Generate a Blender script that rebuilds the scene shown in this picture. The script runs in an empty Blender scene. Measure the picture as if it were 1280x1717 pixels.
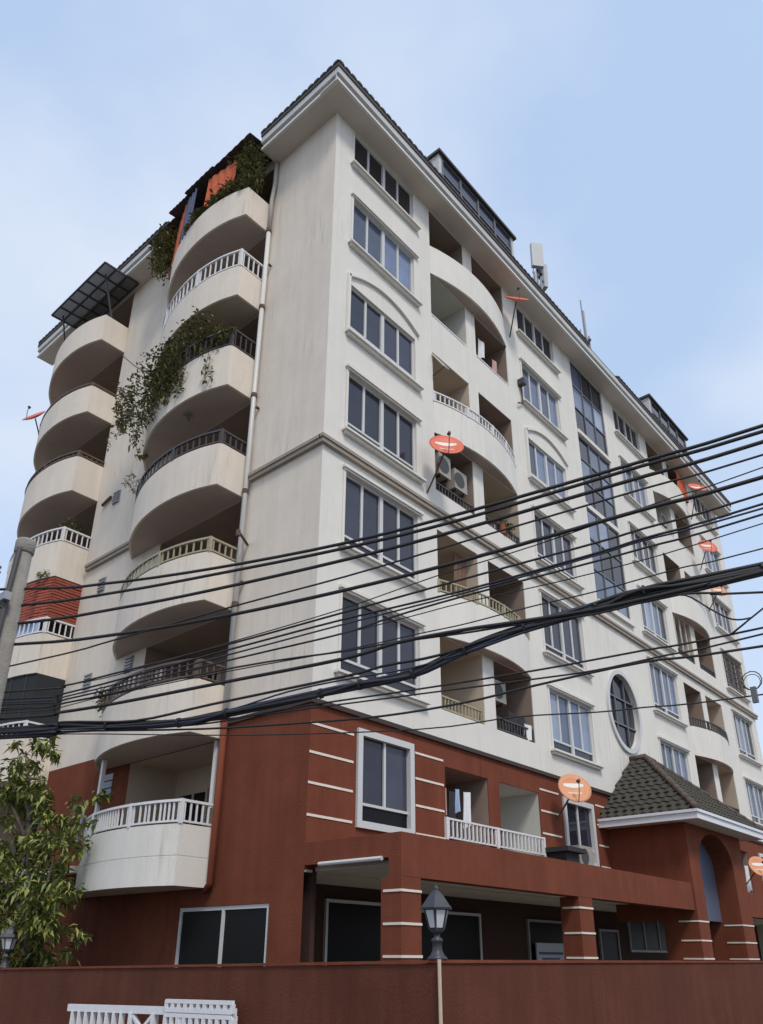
import bpy, bmesh, math, random
from mathutils import Vector, Matrix
random.seed(7)
S = bpy.context.scene
COL = S.collection
# ------------------------------------------------------------------ camera
cd = bpy.data.cameras.new('camera'); cam = bpy.data.objects.new('camera', cd); COL.objects.link(cam)
yaw, pitch, roll = math.radians(41.115), math.radians(24.203), math.radians(0.312)
fw = Vector((math.cos(pitch)*math.cos(yaw), math.cos(pitch)*math.sin(yaw), math.sin(pitch)))
r0 = Vector((math.sin(yaw), -math.cos(yaw), 0)); u0 = r0.cross(fw)
r1 = r0*math.cos(roll)+u0*math.sin(roll); u1 = -r0*math.sin(roll)+u0*math.cos(roll)
M = Matrix((r1, u1, -fw)).transposed().to_4x4(); M.translation = (-9.487, -10.002, 2.4)
cam.matrix_world = M
cd.sensor_fit = 'HORIZONTAL'; cd.sensor_width = 36.0; cd.lens = 36.0*1321.04/1280
cd.shift_x = -0.0028; cd.shift_y = 0.1206
cd.clip_start = 0.1; cd.clip_end = 5000
S.camera = cam
# ------------------------------------------------------------------ sky, sun, exposure
SUN_EL, SUN_AZ = math.radians(52), math.atan2(-0.86, -0.5)      # direction towards the sun
W = bpy.data.worlds.new('World'); S.world = W; W.use_nodes = True
nt = W.node_tree; nt.nodes.clear()
def wn(t): return nt.nodes.new(t)
out = wn('ShaderNodeOutputWorld'); bg = wn('ShaderNodeBackground'); bg.inputs['Strength'].default_value = 0.15
sky = wn('ShaderNodeTexSky'); sky.sky_type = 'NISHITA'; sky.sun_disc = False
sky.sun_elevation = SUN_EL; sky.sun_rotation = math.pi/2-SUN_AZ
sky.air_density = 1.3; sky.dust_density = 2.0; sky.ozone_density = 2.0
tc = wn('ShaderNodeTexCoord'); mp = wn('ShaderNodeMapping'); mp.inputs['Scale'].default_value = (1.0, 1.0, 1.7)
mp.inputs['Location'].default_value = (-4.5885, 0.6451, 3.5130)
nz = wn('ShaderNodeTexNoise'); nz.inputs['Scale'].default_value = 1.4; nz.inputs['Detail'].default_value = 5; nz.inputs['Roughness'].default_value = 0.52
rp = wn('ShaderNodeValToRGB'); rp.color_ramp.elements[0].position = 0.38; rp.color_ramp.elements[1].position = 0.68
rp.color_ramp.elements[0].color = (0, 0, 0, 1); rp.color_ramp.elements[1].color = (1, 1, 1, 1)
hz = wn('ShaderNodeMixRGB'); hz.inputs['Fac'].default_value = 0.75; hz.inputs['Color2'].default_value = (2.50, 3.20, 4.35, 1)   # thin high haze
mx = wn('ShaderNodeMixRGB'); mx.inputs['Color2'].default_value = (3.62, 3.92, 4.42, 1)                                             # cloud
sx = wn('ShaderNodeSeparateXYZ'); hr = wn('ShaderNodeMapRange'); hr.inputs['From Min'].default_value = 0.0; hr.inputs['From Max'].default_value = 0.55
hr.inputs['To Min'].default_value = 0.75; hr.inputs['To Max'].default_value = 0.0
am = wn('ShaderNodeMath'); am.operation = 'MAXIMUM'
L = nt.links.new
L(tc.outputs['Generated'], mp.inputs['Vector']); L(mp.outputs['Vector'], nz.inputs['Vector']); L(nz.outputs['Fac'], rp.inputs['Fac'])
L(tc.outputs['Generated'], sx.inputs['Vector']); L(sx.outputs['Z'], hr.inputs['Value']); L(hr.outputs['Result'], am.inputs[0]); L(rp.outputs['Color'], am.inputs[1])
L(sky.outputs['Color'], hz.inputs['Color1']); L(hz.outputs['Color'], mx.inputs['Color1'])
L(am.outputs['Value'], mx.inputs['Fac']); L(mx.outputs['Color'], bg.inputs['Color']); L(bg.outputs['Background'], out.inputs['Surface'])
sd = bpy.data.lights.new('sun', 'SUN'); sd.energy = 1.5; sd.angle = math.radians(13); sd.color = (1, 0.92, 0.80)
sun = bpy.data.objects.new('sun', sd); COL.objects.link(sun)
sv = Vector((math.cos(SUN_EL)*math.cos(SUN_AZ), math.cos(SUN_EL)*math.sin(SUN_AZ), math.sin(SUN_EL)))
sun.rotation_euler = sv.to_track_quat('Z', 'Y').to_euler(); sun.location = (-20, -30, 40)
S.view_settings.view_transform = 'Standard'; S.view_settings.look = 'None'
S.view_settings.gamma = 1.0; S.view_settings.exposure = 0.56; S.view_settings.use_curve_mapping = False
# ------------------------------------------------------------------ materials
MAT = {}
def mat(name, col, *args, **kw):
    kw.setdefault('grime', 0.0); return mat_(name, col, *args, **kw)
def mat_(name, col, rough=0.8, var=0.0, scale=3.0, bump=0.0, bscale=60.0, metal=0.0, streak=0.0, spec=0.5, island=0.0, col2=None, trans=0.0, grime=0.0, obj=0.0):
    m = bpy.data.materials.new(name); m.use_nodes = True; t = m.node_tree; b = t.nodes['Principled BSDF']
    b.inputs['Base Color'].default_value = (*col, 1); b.inputs['Roughness'].default_value = rough
    b.inputs['Metallic'].default_value = metal; b.inputs['Specular IOR Level'].default_value = spec
    lk = t.links.new; co = t.nodes.new('ShaderNodeTexCoord'); cur = None
    def mixmul(a, fac_sock, lo):
        mm = t.nodes.new('ShaderNodeMapRange'); mm.inputs['To Min'].default_value = lo; mm.inputs['To Max'].default_value = 2-lo if lo > 0.5 else 1.0
        mm.inputs['From Min'].default_value = 0.25; mm.inputs['From Max'].default_value = 0.75
        lk(fac_sock, mm.inputs['Value'])
        v = t.nodes.new('ShaderNodeVectorMath'); v.operation = 'SCALE'
        if a is None: v.inputs[0].default_value = col
        else: lk(a, v.inputs[0])
        lk(mm.outputs['Result'], v.inputs['Scale']); return v.outputs['Vector']
    if col2:
        n = t.nodes.new('ShaderNodeNewGeometry'); x = t.nodes.new('ShaderNodeMixRGB')
        x.inputs['Color1'].default_value = (*col, 1); x.inputs['Color2'].default_value = (*col2, 1)
        lk(n.outputs['Random Per Island'], x.inputs['Fac']); cur = x.outputs['Color']
    if var:
        n = t.nodes.new('ShaderNodeTexNoise'); n.inputs['Scale'].default_value = scale; n.inputs['Detail'].default_value = 6; n.inputs['Roughness'].default_value = 0.65
        lk(co.outputs['Object'], n.inputs['Vector']); cur = mixmul(cur, n.outputs['Fac'], 1-var)
    if streak:
        n = t.nodes.new('ShaderNodeTexNoise'); n.inputs['Scale'].default_value = 1.0; n.inputs['Detail'].default_value = 5; n.inputs['Roughness'].default_value = 0.6
        p = t.nodes.new('ShaderNodeMapping'); p.inputs['Scale'].default_value = (3.6, 3.6, 0.22)
        lk(co.outputs['Object'], p.inputs['Vector']); lk(p.outputs['Vector'], n.inputs['Vector']); cur = mixmul(cur, n.outputs['Fac'], 1-streak)
    if grime:                                             # thin dark run-off marks and blotches
        n = t.nodes.new('ShaderNodeTexNoise'); n.inputs['Scale'].default_value = 1.0; n.inputs['Detail'].default_value = 8; n.inputs['Roughness'].default_value = 0.7
        p = t.nodes.new('ShaderNodeMapping'); p.inputs['Scale'].default_value = (7.5, 7.5, 0.55)
        n2 = t.nodes.new('ShaderNodeTexNoise'); n2.inputs['Scale'].default_value = 0.45; n2.inputs['Detail'].default_value = 4
        g1 = t.nodes.new('ShaderNodeMapRange'); g1.inputs['From Min'].default_value = 0.52; g1.inputs['From Max'].default_value = 0.74
        g2 = t.nodes.new('ShaderNodeMapRange'); g2.inputs['From Min'].default_value = 0.45; g2.inputs['From Max'].default_value = 0.68
        lk(co.outputs['Object'], p.inputs['Vector']); lk(p.outputs['Vector'], n.inputs['Vector']); lk(co.outputs['Object'], n2.inputs['Vector'])
        lk(n.outputs['Fac'], g1.inputs['Value']); lk(n2.outputs['Fac'], g2.inputs['Value'])
        mu = t.nodes.new('ShaderNodeMath'); mu.operation = 'MULTIPLY'; lk(g1.outputs['Result'], mu.inputs[0]); lk(g2.outputs['Result'], mu.inputs[1])
        mg = t.nodes.new('ShaderNodeMixRGB'); mg.blend_type = 'MIX'; mg.inputs['Color2'].default_value = (col[0]*(1-grime)*1.0, col[1]*(1-grime)*.97, col[2]*(1-grime)*.9, 1)
        lk(mu.outputs['Value'], mg.inputs['Fac'])
        if cur is None: mg.inputs['Color1'].default_value = (*col, 1)
        else: lk(cur, mg.inputs['Color1'])
        cur = mg.outputs['Color']
    if obj:
        n = t.nodes.new('ShaderNodeObjectInfo'); mm = t.nodes.new('ShaderNodeMapRange'); mm.inputs['To Min'].default_value = 1-obj; mm.inputs['To Max'].default_value = 1+obj
        lk(n.outputs['Random'], mm.inputs['Value']); v = t.nodes.new('ShaderNodeVectorMath'); v.operation = 'SCALE'
        if cur is None: v.inputs[0].default_value = col
        else: lk(cur, v.inputs[0])
        lk(mm.outputs['Result'], v.inputs['Scale']); cur = v.outputs['Vector']
    if island:
        n = t.nodes.new('ShaderNodeNewGeometry'); mm = t.nodes.new('ShaderNodeMapRange')
        mm.inputs['To Min'].default_value = 1-island; mm.inputs['To Max'].default_value = 1+island
        lk(n.outputs['Random Per Island'], mm.inputs['Value']); v = t.nodes.new('ShaderNodeVectorMath'); v.operation = 'SCALE'
        if cur is None: v.inputs[0].default_value = col
        else: lk(cur, v.inputs[0])
        lk(mm.outputs['Result'], v.inputs['Scale']); cur = v.outputs['Vector']
    if cur is not None: lk(cur, b.inputs['Base Color'])
    if bump:
        n = t.nodes.new('ShaderNodeTexNoise'); n.inputs['Scale'].default_value = bscale; n.inputs['Detail'].default_value = 4
        lk(co.outputs['Object'], n.inputs['Vector']); bp = t.nodes.new('ShaderNodeBump'); bp.inputs['Strength'].default_value = bump; bp.inputs['Distance'].default_value = 0.02
        lk(n.outputs['Fac'], bp.inputs['Height']); lk(bp.outputs['Normal'], b.inputs['Normal'])
    if trans:
        b.inputs['Transmission Weight'].default_value = trans
    MAT[name] = m; return m
mat('stucco', (0.665, 0.60, 0.53), 0.9, 0.07, 1.1, 0.35, 45, streak=0.06, grime=0.40)
mat('stucco_clean', (0.68, 0.66, 0.62), 0.88, 0.05, 1.0, 0.25, 45, streak=0.04, grime=0.36)
mat('belt', (0.30, 0.26, 0.22), 0.9, 0.12, 3)
mat('red_paint', (0.165, 0.050, 0.029), 0.92, 0.16, 1.1, 0.4, 40, streak=0.12, grime=0.5, spec=0.15)
mat('fence_paint', (0.105, 0.037, 0.024), 0.92, 0.22, 0.9, 0.45, 30, streak=0.14, grime=0.55, spec=0.15)
mat('shadow_band', (0.045, 0.03, 0.026), 0.8)  # near-black colour stands in for the shadow line above the red base
mat('stripe', (0.70, 0.64, 0.56), 0.8, 0.1, 8)
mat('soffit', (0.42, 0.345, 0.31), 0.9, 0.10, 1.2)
mat('eave_soffit', (0.58, 0.53, 0.48), 0.9, 0.07, 1.0)
mat('fascia', (0.50, 0.50, 0.50), 0.7, 0.08, 2, streak=0.05)
mat('fascia_lip', (0.66, 0.66, 0.65), 0.7)
mat('tile_dark', (0.052, 0.045, 0.045), 0.75, 0.2, 6, island=0.25)
mat('tile_porch', (0.044, 0.040, 0.030), 0.85, 0.30, 5, 0.5, 50, island=0.0)
mat('ridge', (0.095, 0.07, 0.055), 0.85, 0.35, 6)
mat('white_metal', (0.66, 0.66, 0.68), 0.5, 0.06, 8)
mat('dark_metal', (0.05, 0.045, 0.05), 0.55)
mat('brown_metal', (0.10, 0.065, 0.05), 0.6, 0.2, 10)
mat('olive_metal', (0.33, 0.30, 0.20), 0.6, 0.15, 10)
mat('beige_metal', (0.45, 0.40, 0.33), 0.6, 0.1, 10)
mat('grey_metal', (0.30, 0.31, 0.33), 0.5, 0.1, 6, metal=0.3)
mat('window_white', (0.54, 0.55, 0.56), 0.5)
mat('window_grey', (0.12, 0.125, 0.14), 0.5)
def glass(name, c, rough=0.06):
    m = mat(name, c, rough, 0.25, 1.1, spec=0.36, obj=0.5); return m
glass('glass_dark', (0.022, 0.022, 0.030)); glass('glass_slate', (0.034, 0.036, 0.055)); glass('glass_blue', (0.115, 0.145, 0.225)); glass('glass_pale', (0.23, 0.28, 0.38))
mat('glass_black', (0.008, 0.008, 0.009), 0.35, spec=0.12)
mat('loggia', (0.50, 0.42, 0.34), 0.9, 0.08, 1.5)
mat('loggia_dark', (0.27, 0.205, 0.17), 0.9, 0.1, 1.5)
mat('loggia_white', (0.52, 0.52, 0.48), 0.9, 0.06, 1.5)
mat('shaded_red', (0.045, 0.02, 0.015), 0.9, 0.1, 1.5)  # red darkened to paint in the shade inside the carport
mat('pipe_white', (0.56, 0.555, 0.55), 0.45, streak=0.12)
mat('pipe_beige', (0.42, 0.39, 0.36), 0.7)
mat('rust', (0.10, 0.06, 0.045), 0.8)
mat('dish_orange', (0.62, 0.13, 0.075), 0.55, 0.06, 4)
mat('dish_faded', (0.60, 0.27, 0.14), 0.6, 0.08, 4)
mat('dish_mark', (0.75, 0.70, 0.66), 0.6)
mat('ac_white', (0.33, 0.31, 0.28), 0.6, 0.08, 6)
mat('ac_grille', (0.06, 0.06, 0.06), 0.7)
mat('curtain_orange', (0.50, 0.11, 0.045), 0.9, 0.25, 5)
mat('curtain_blue', (0.085, 0.10, 0.18), 0.9, 0.15, 5)
mat('cloth_white', (0.66, 0.67, 0.70), 0.95, 0.05, 10)
mat('cloth_blue', (0.30, 0.42, 0.62), 0.95)
mat('cloth_pink', (0.45, 0.28, 0.25), 0.95)
mat('cloth_dark', (0.03, 0.03, 0.035), 0.95)
mat('blind_red', (0.27, 0.060, 0.036), 0.85, 0.25, 9, island=0.3)
mat('net_dark', (0.018, 0.021, 0.024), 0.9)
mat('sheet_roof', (0.07, 0.06, 0.06), 0.7, 0.15, 3)
mat('leaf', (0.050, 0.085, 0.018), 0.6, col2=(0.13, 0.15, 0.030))
mat('leaf_dark', (0.040, 0.050, 0.020), 0.7, col2=(0.23, 0.21, 0.07))
mat('leaf_yellow', (0.20, 0.19, 0.04), 0.6, col2=(0.11, 0.12, 0.025))
mat('tree_leaf', (0.050, 0.085, 0.020), 0.5, col2=(0.27, 0.28, 0.065))
mat('bark', (0.10, 0.08, 0.065), 0.95, 0.3, 12, 0.5, 30)
mat('concrete', (0.24, 0.225, 0.205), 0.9, 0.25, 4, 0.6, 30, streak=0.2, grime=0.4)
mat('cable', (0.014, 0.013, 0.016), 0.6)
mat('cable_blue', (0.025, 0.032, 0.06), 0.6)
mat('insulator', (0.12, 0.12, 0.13), 0.4)
mat('asphalt', (0.05, 0.05, 0.052), 0.95, 0.15, 1, 0.4, 80)
mat('pavement', (0.34, 0.32, 0.28), 0.95, 0.12, 1.5, 0.3, 40)
mat('ground', (0.13, 0.12, 0.10), 0.95, 0.2, 0.4)
mat('lamp_metal', (0.035, 0.037, 0.05), 0.5)
mat('lamp_glass', (0.50, 0.52, 0.56), 0.25)
mat('lamp_clear', (0.05, 0.055, 0.065), 0.15)
mat('fluoro', (0.50, 0.52, 0.55), 0.4)
mat('skylit_paint', (0.10, 0.125, 0.19), 0.35)  # blue-grey paints in skylight on the porch's inner wall
mat('board_white', (0.42, 0.48, 0.56), 0.6)
mat('gate_white', (0.68, 0.69, 0.73), 0.5, 0.05, 6)
mat('cream_strip', (0.52, 0.42, 0.31), 0.8)
mat('poly_panel', (0.30, 0.31, 0.31), 0.5, trans=0.6)
mat('antenna', (0.42, 0.44, 0.47), 0.5, 0.05, 5)
mat('red_door', (0.25, 0.05, 0.03), 0.7)
mat('wood', (0.15, 0.08, 0.05), 0.7)
mat('terracotta', (0.30, 0.11, 0.06), 0.9)
# ------------------------------------------------------------------ mesh helper
class MB:
    def __init__(s): s.v = []; s.f = []
    def add(s, vs, fs):
        o = len(s.v); s.v += [tuple(v) for v in vs]; s.f += [tuple(i+o for i in f) for f in fs]; return s
    def box(s, x0, x1, y0, y1, z0, z1):
        if x0 > x1: x0, x1 = x1, x0
        if y0 > y1: y0, y1 = y1, y0
        if z0 > z1: z0, z1 = z1, z0
        return s.add([(x0,y0,z0),(x1,y0,z0),(x1,y1,z0),(x0,y1,z0),(x0,y0,z1),(x1,y0,z1),(x1,y1,z1),(x0,y1,z1)],
              [(0,3,2,1),(4,5,6,7),(0,1,5,4),(1,2,6,5),(2,3,7,6),(3,0,4,7)])
    def bar(s, p, q, w, h=None):                 # square bar from p to q, h is measured along z (or x for upright bars)
        h = h or w; p = Vector(p); q = Vector(q); d = (q-p)
        up = Vector((0,0,1)) if abs(d.normalized().z) < 0.9 else Vector((1,0,0))
        a = d.cross(up).normalized()*w/2; b = a.cross(d).normalized()*h/2
        vs = [p-a-b,p+a-b,p+a+b,p-a+b,q-a-b,q+a-b,q+a+b,q-a+b]
        return s.add(vs, [(0,3,2,1),(4,5,6,7),(0,1,5,4),(1,2,6,5),(2,3,7,6),(3,0,4,7)])
    def tube(s, pts, r, n=8, cap=True):
        pts = [Vector(p) for p in pts]; rs = r if isinstance(r, (list, tuple)) else [r]*len(pts); o = len(s.v)
        ref = None
        for i, p in enumerate(pts):
            d = (pts[min(i+1, len(pts)-1)]-pts[max(i-1, 0)]).normalized()
            if ref is None: ref = Vector((0,0,1)) if abs(d.z) < 0.9 else Vector((1,0,0))
            a = d.cross(ref).normalized(); b = a.cross(d).normalized()
            for k in range(n):
                t = 2*math.pi*k/n; s.v.append(tuple(p+(a*math.cos(t)+b*math.sin(t))*rs[i]))
        for i in range(len(pts)-1):
            for k in range(n):
                k2 = (k+1) % n; s.f.append((o+i*n+k, o+i*n+k2, o+(i+1)*n+k2, o+(i+1)*n+k))
        if cap:
            s.f.append(tuple(o+k for k in range(n))[::-1]); s.f.append(tuple(o+(len(pts)-1)*n+k for k in range(n)))
        return s
    def prism(s, poly, z0, z1):
        n = len(poly); vs = [(x,y,z0) for x,y in poly]+[(x,y,z1) for x,y in poly]
        ar = sum(poly[i][0]*poly[(i+1)%n][1]-poly[(i+1)%n][0]*poly[i][1] for i in range(n))
        idx = list(range(n))
        fs = [tuple(idx[::-1]), tuple(i+n for i in idx)]+[(i,(i+1)%n,(i+1)%n+n,i+n) for i in range(n)]
        if ar < 0: fs = [f[::-1] for f in fs]
        return s.add(vs, fs)
    def lathe(s, prof, c=(0,0,0), n=12):
        o = len(s.v)
        for r, z in prof:
            for k in range(n):
                t = 2*math.pi*k/n+math.pi/n; s.v.append((c[0]+r*math.cos(t), c[1]+r*math.sin(t), c[2]+z))
        for i in range(len(prof)-1):
            for k in range(n):
                k2 = (k+1) % n; s.f.append((o+i*n+k, o+i*n+k2, o+(i+1)*n+k2, o+(i+1)*n+k))
        s.f.append(tuple(o+k for k in range(n))[::-1]); s.f.append(tuple(o+(len(prof)-1)*n+k for k in range(n)))
        return s
    def mesh(s, name, m):
        me = bpy.data.meshes.new(name); me.from_pydata(s.v, [], s.f); me.materials.append(MAT[m]); me.update(); return me
    def build(s, name, m, parent=None, smooth=False, loc=None, rot=None, **props):
        return link(name, s.mesh(name, m), parent, smooth, loc, rot, **props)
def link(name, me, parent=None, smooth=False, loc=None, rot=None, **props):
    o = bpy.data.objects.new(name, me); COL.objects.link(o)
    if smooth: me.polygons.foreach_set('use_smooth', [True]*len(me.polygons))
    if loc: o.location = loc
    if rot: o.rotation_euler = rot
    if parent: o.parent = parent
    for k, v in props.items(): o[k] = v
    return o
def thing(name, label, cat, loc=(0,0,0), rot=(0,0,0), group=None):
    o = bpy.data.objects.new(name, None); COL.objects.link(o); o.location = loc; o.rotation_euler = rot
    o.empty_display_size = 0.2; o['label'] = label; o['category'] = cat
    if group: o['group'] = group
    return o
def RT(u, v, d): return (u, d, v)               # front facade: u along x, v up, d into the house
def LT(u, v, d): return (d, u, v)               # street-side facade: u along y
def ubox(mb, T, u0, u1, v0, v1, d0, d1):
    a = T(u0, v0, d0); b = T(u1, v1, d1); return mb.box(a[0], b[0], a[1], b[1], a[2], b[2])
def wall_cells(mb, T, u0, u1, v0, v1, holes, depth=0.2):
    us = sorted({u0, u1, *[c for h in holes for c in h[:2] if u0 < c < u1]}); vs = sorted({v0, v1, *[c for h in holes for c in h[2:4] if v0 < c < v1]})
    flip = T is RT
    def q(a, b, c, d):
        mb.add([a, b, c, d], [(0,1,2,3) if flip else (3,2,1,0)])
    for i in range(len(us)-1):
        for j in range(len(vs)-1):
            cu, cv = (us[i]+us[i+1])/2, (vs[j]+vs[j+1])/2
            if any(h[0] < cu < h[1] and h[2] < cv < h[3] for h in holes): continue
            q(T(us[i],vs[j],0), T(us[i+1],vs[j],0), T(us[i+1],vs[j+1],0), T(us[i],vs[j+1],0))
    for h in holes:
        a, b, c, d = h[:4]; e = h[4] if len(h) > 4 else depth
        q(T(a,c,0),T(a,d,0),T(a,d,e),T(a,c,e)); q(T(b,c,e),T(b,d,e),T(b,d,0),T(b,c,0))
        q(T(a,c,e),T(b,c,e),T(b,c,0),T(a,c,0)); q(T(a,d,0),T(b,d,0),T(b,d,e),T(a,d,e))
# ------------------------------------------------------------------ ground, street
BX, BY = 27.4, 14.5
MB().box(-600, 600, -600, 600, -0.30, -0.16).build('ground', 'ground', kind='structure')
MB().box(-12.5, -4.6, -60, 60, -0.156, -0.15).build('road', 'asphalt', kind='structure')
MB().box(-4.6, -2.0, -60, 60, -0.156, 0.0).build('pavement', 'pavement', kind='structure')
MB().box(-1.9, 40, -4.2, 30, -0.156, 0.02).build('courtyard', 'pavement', kind='structure')
# ------------------------------------------------------------------ apartment building
bld = thing('apartment_building', 'eight storey cream apartment block with rounded balconies over a red base', 'apartment building')
FH = [7.38, 10.10, 12.97, 15.76, 18.62, 21.50]          # window glass bottoms, storeys 3..8
FT = [9.08, 11.93, 14.66, 17.32, 20.28, 22.86]          # window heads
OB = [7.38, 10.22, 13.03, 15.75, 18.70, 21.38]          # loggia openings
OT = [9.13, 11.90, 14.75, 17.40, 20.30, 22.86]
WX = [(0.70, 3.18), (8.75, 11.18), (15.95, 18.35), (24.25, 26.65)]
BO = [0.0, 15.15]
ZS, ZB = 22.87, 6.67
holes = [(a, b, FH[k], FT[k], 0.2) for a, b in WX for k in range(6)]
for o in BO:
    for k in range(6):
        holes += [(3.92+o, 5.62+o, OB[k], OT[k], 1.3), (6.10+o, 7.86+o, OB[k], OT[k], 1.3)]
SX0, SX1 = 12.45, 14.95
stair = [(13.0, 16.5), (16.68, 19.5), (19.72, 22.86)]
holes += [(SX0, SX1, a, b, 0.2) for a, b in stair]
OVX, OVZ, ORX, ORZ = 13.40, 9.47, 1.02, 1.20
holes += [(OVX-1.4, OVX+1.4, OVZ-1.5, OVZ+1.5, 0.0)]
mb = MB(); wall_cells(mb, RT, 0, BX, ZB, ZS+0.5, holes)
N = 64; o0 = len(mb.v)                                   # plate with the oval opening
ANG = sorted([2*math.pi*k/60 for k in range(60)]+[math.atan2(sy*1.5, sx*1.4) % (2*math.pi) for sx in (-1, 1) for sy in (-1, 1)])
for t in ANG:
    c, s_ = math.cos(t), math.sin(t); q = min(1.4/max(abs(c),1e-6), 1.5/max(abs(s_),1e-6))
    mb.v += [(OVX+c*q, 0, OVZ+s_*q), (OVX+c*ORX, 0, OVZ+s_*ORZ), (OVX+c*ORX, 0.16, OVZ+s_*ORZ)]
for k in range(N):
    a, b = o0+3*k, o0+3*((k+1) % N); mb.f += [(a, a+1, b+1, b), (a+1, a+2, b+2, b+1)]
mb.build('wall', 'stucco_clean', bld)
AY = (2.50, 5.75); BYo = (9.52, 12.80)
PZ0 = [3.55, 6.33, 9.10, 11.90, 14.65, 17.45, 20.27]     # balcony undersides, storeys 2..8
PZ1 = [4.62, 7.41, 10.22, 12.99, 15.83, 18.43, 21.28]    # parapet tops
lh = [(AY[0], AY[1], max(PZ0[k]+0.12, ZB), (PZ0+[ZS+0.02])[k+1], 1.4) for k in range(1, 7)]
lh += [(BYo[0], BYo[1], max(PZ0[k]+0.12, ZB), (PZ0+[ZS+0.02])[k+1], 1.4) for k in range(1, 7)]
mb = MB(); wall_cells(mb, LT, 0, BY, ZB, ZS+0.5, lh)
mb.build('wall', 'stucco', bld)
MB().add([(BX,0,0),(BX,BY,0),(BX,BY,ZS+.5),(BX,0,ZS+.5)], [(0,1,2,3)]).build('wall', 'stucco', bld)
MB().add([(0,BY,0),(BX,BY,0),(BX,BY,ZS+.5),(0,BY,ZS+.5)], [(3,2,1,0)]).build('wall', 'stucco', bld)
# red base: storey 2 on the front, storeys 1-2 on the street side
h2 = [(1.22, 2.90, 4.55, 6.40, 0.25), (8.98, 10.62, 4.55, 6.22, 0.25), (3.98, 5.60, 4.60, 6.13, 1.3), (6.06, 7.82, 4.60, 6.13, 1.3),
      (19.1, 20.75, 4.60, 6.13, 1.3), (21.2, 23.0, 4.60, 6.13, 1.3), (24.3, 26.6, 4.55, 6.22, 0.25)]
mb = MB(); wall_cells(mb, RT, 0, BX, 3.75, ZB, h2); mb.build('wall', 'red_paint', bld)
mb = MB(); wall_cells(mb, LT, 0, BY, 0, ZB, [(0.82, 3.36, 1.0, 3.24, 0.16), (AY[0], AY[1], 3.67, 6.36, 1.4), (BYo[0], BYo[1], 3.67, 6.36, 1.4)])
mb.build('wall', 'red_paint', bld)
mb = MB(); mb.box(0.2, 0.3, 0.002, 1.5, 0, 3.75); mb.box(0.3, BX-0.02, 1.5, 1.8, 0, 3.75); mb.build('wall', 'shaded_red', bld)
# sealed floors so that light cannot fall through the hollow block
mb = MB()
for z in (3.78, 6.64, 9.2, 12.0, 14.8, 17.5, 20.35, 23.2): mb.box(1.45, BX-0.05, 1.85, BY-0.05, z-0.06, z)
mb.box(1.42, 1.47, 0.35, BY-0.05, 3.8, 23.2); mb.box(0.35, BX-0.05, 1.36, 1.41, 3.8, 23.2)
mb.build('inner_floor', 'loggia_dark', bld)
MB().box(0.03, BX-0.03, 0.003, 1.5, 3.70, 3.74).build('carport_ceiling', 'eave_soffit', bld)
# dark band that paints in the shadow line on the red base; belt courses
MB().box(-0.05, BX, -0.06, -0.002, ZB-0.06, ZB+0.03).build('shadow_band', 'shadow_band', bld); MB().box(-0.05, -0.002, -0.002, 2.3, ZB-0.06, ZB+0.03).build('shadow_band', 'shadow_band', bld)
def belt(x0, x1, y0, y1):
    MB().box(x0, x1, y0, y1, 12.26, 12.36).box(x0-0.03, x1, y0-0.03, y1, 12.36, 12.44).build('belt_course', 'belt', bld)
belt(-0.09, BX+0.1, -0.09, -0.002); belt(-0.09, -0.002, -0.002, 2.28); belt(-0.09, -0.002, 5.95, 9.35)
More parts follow.
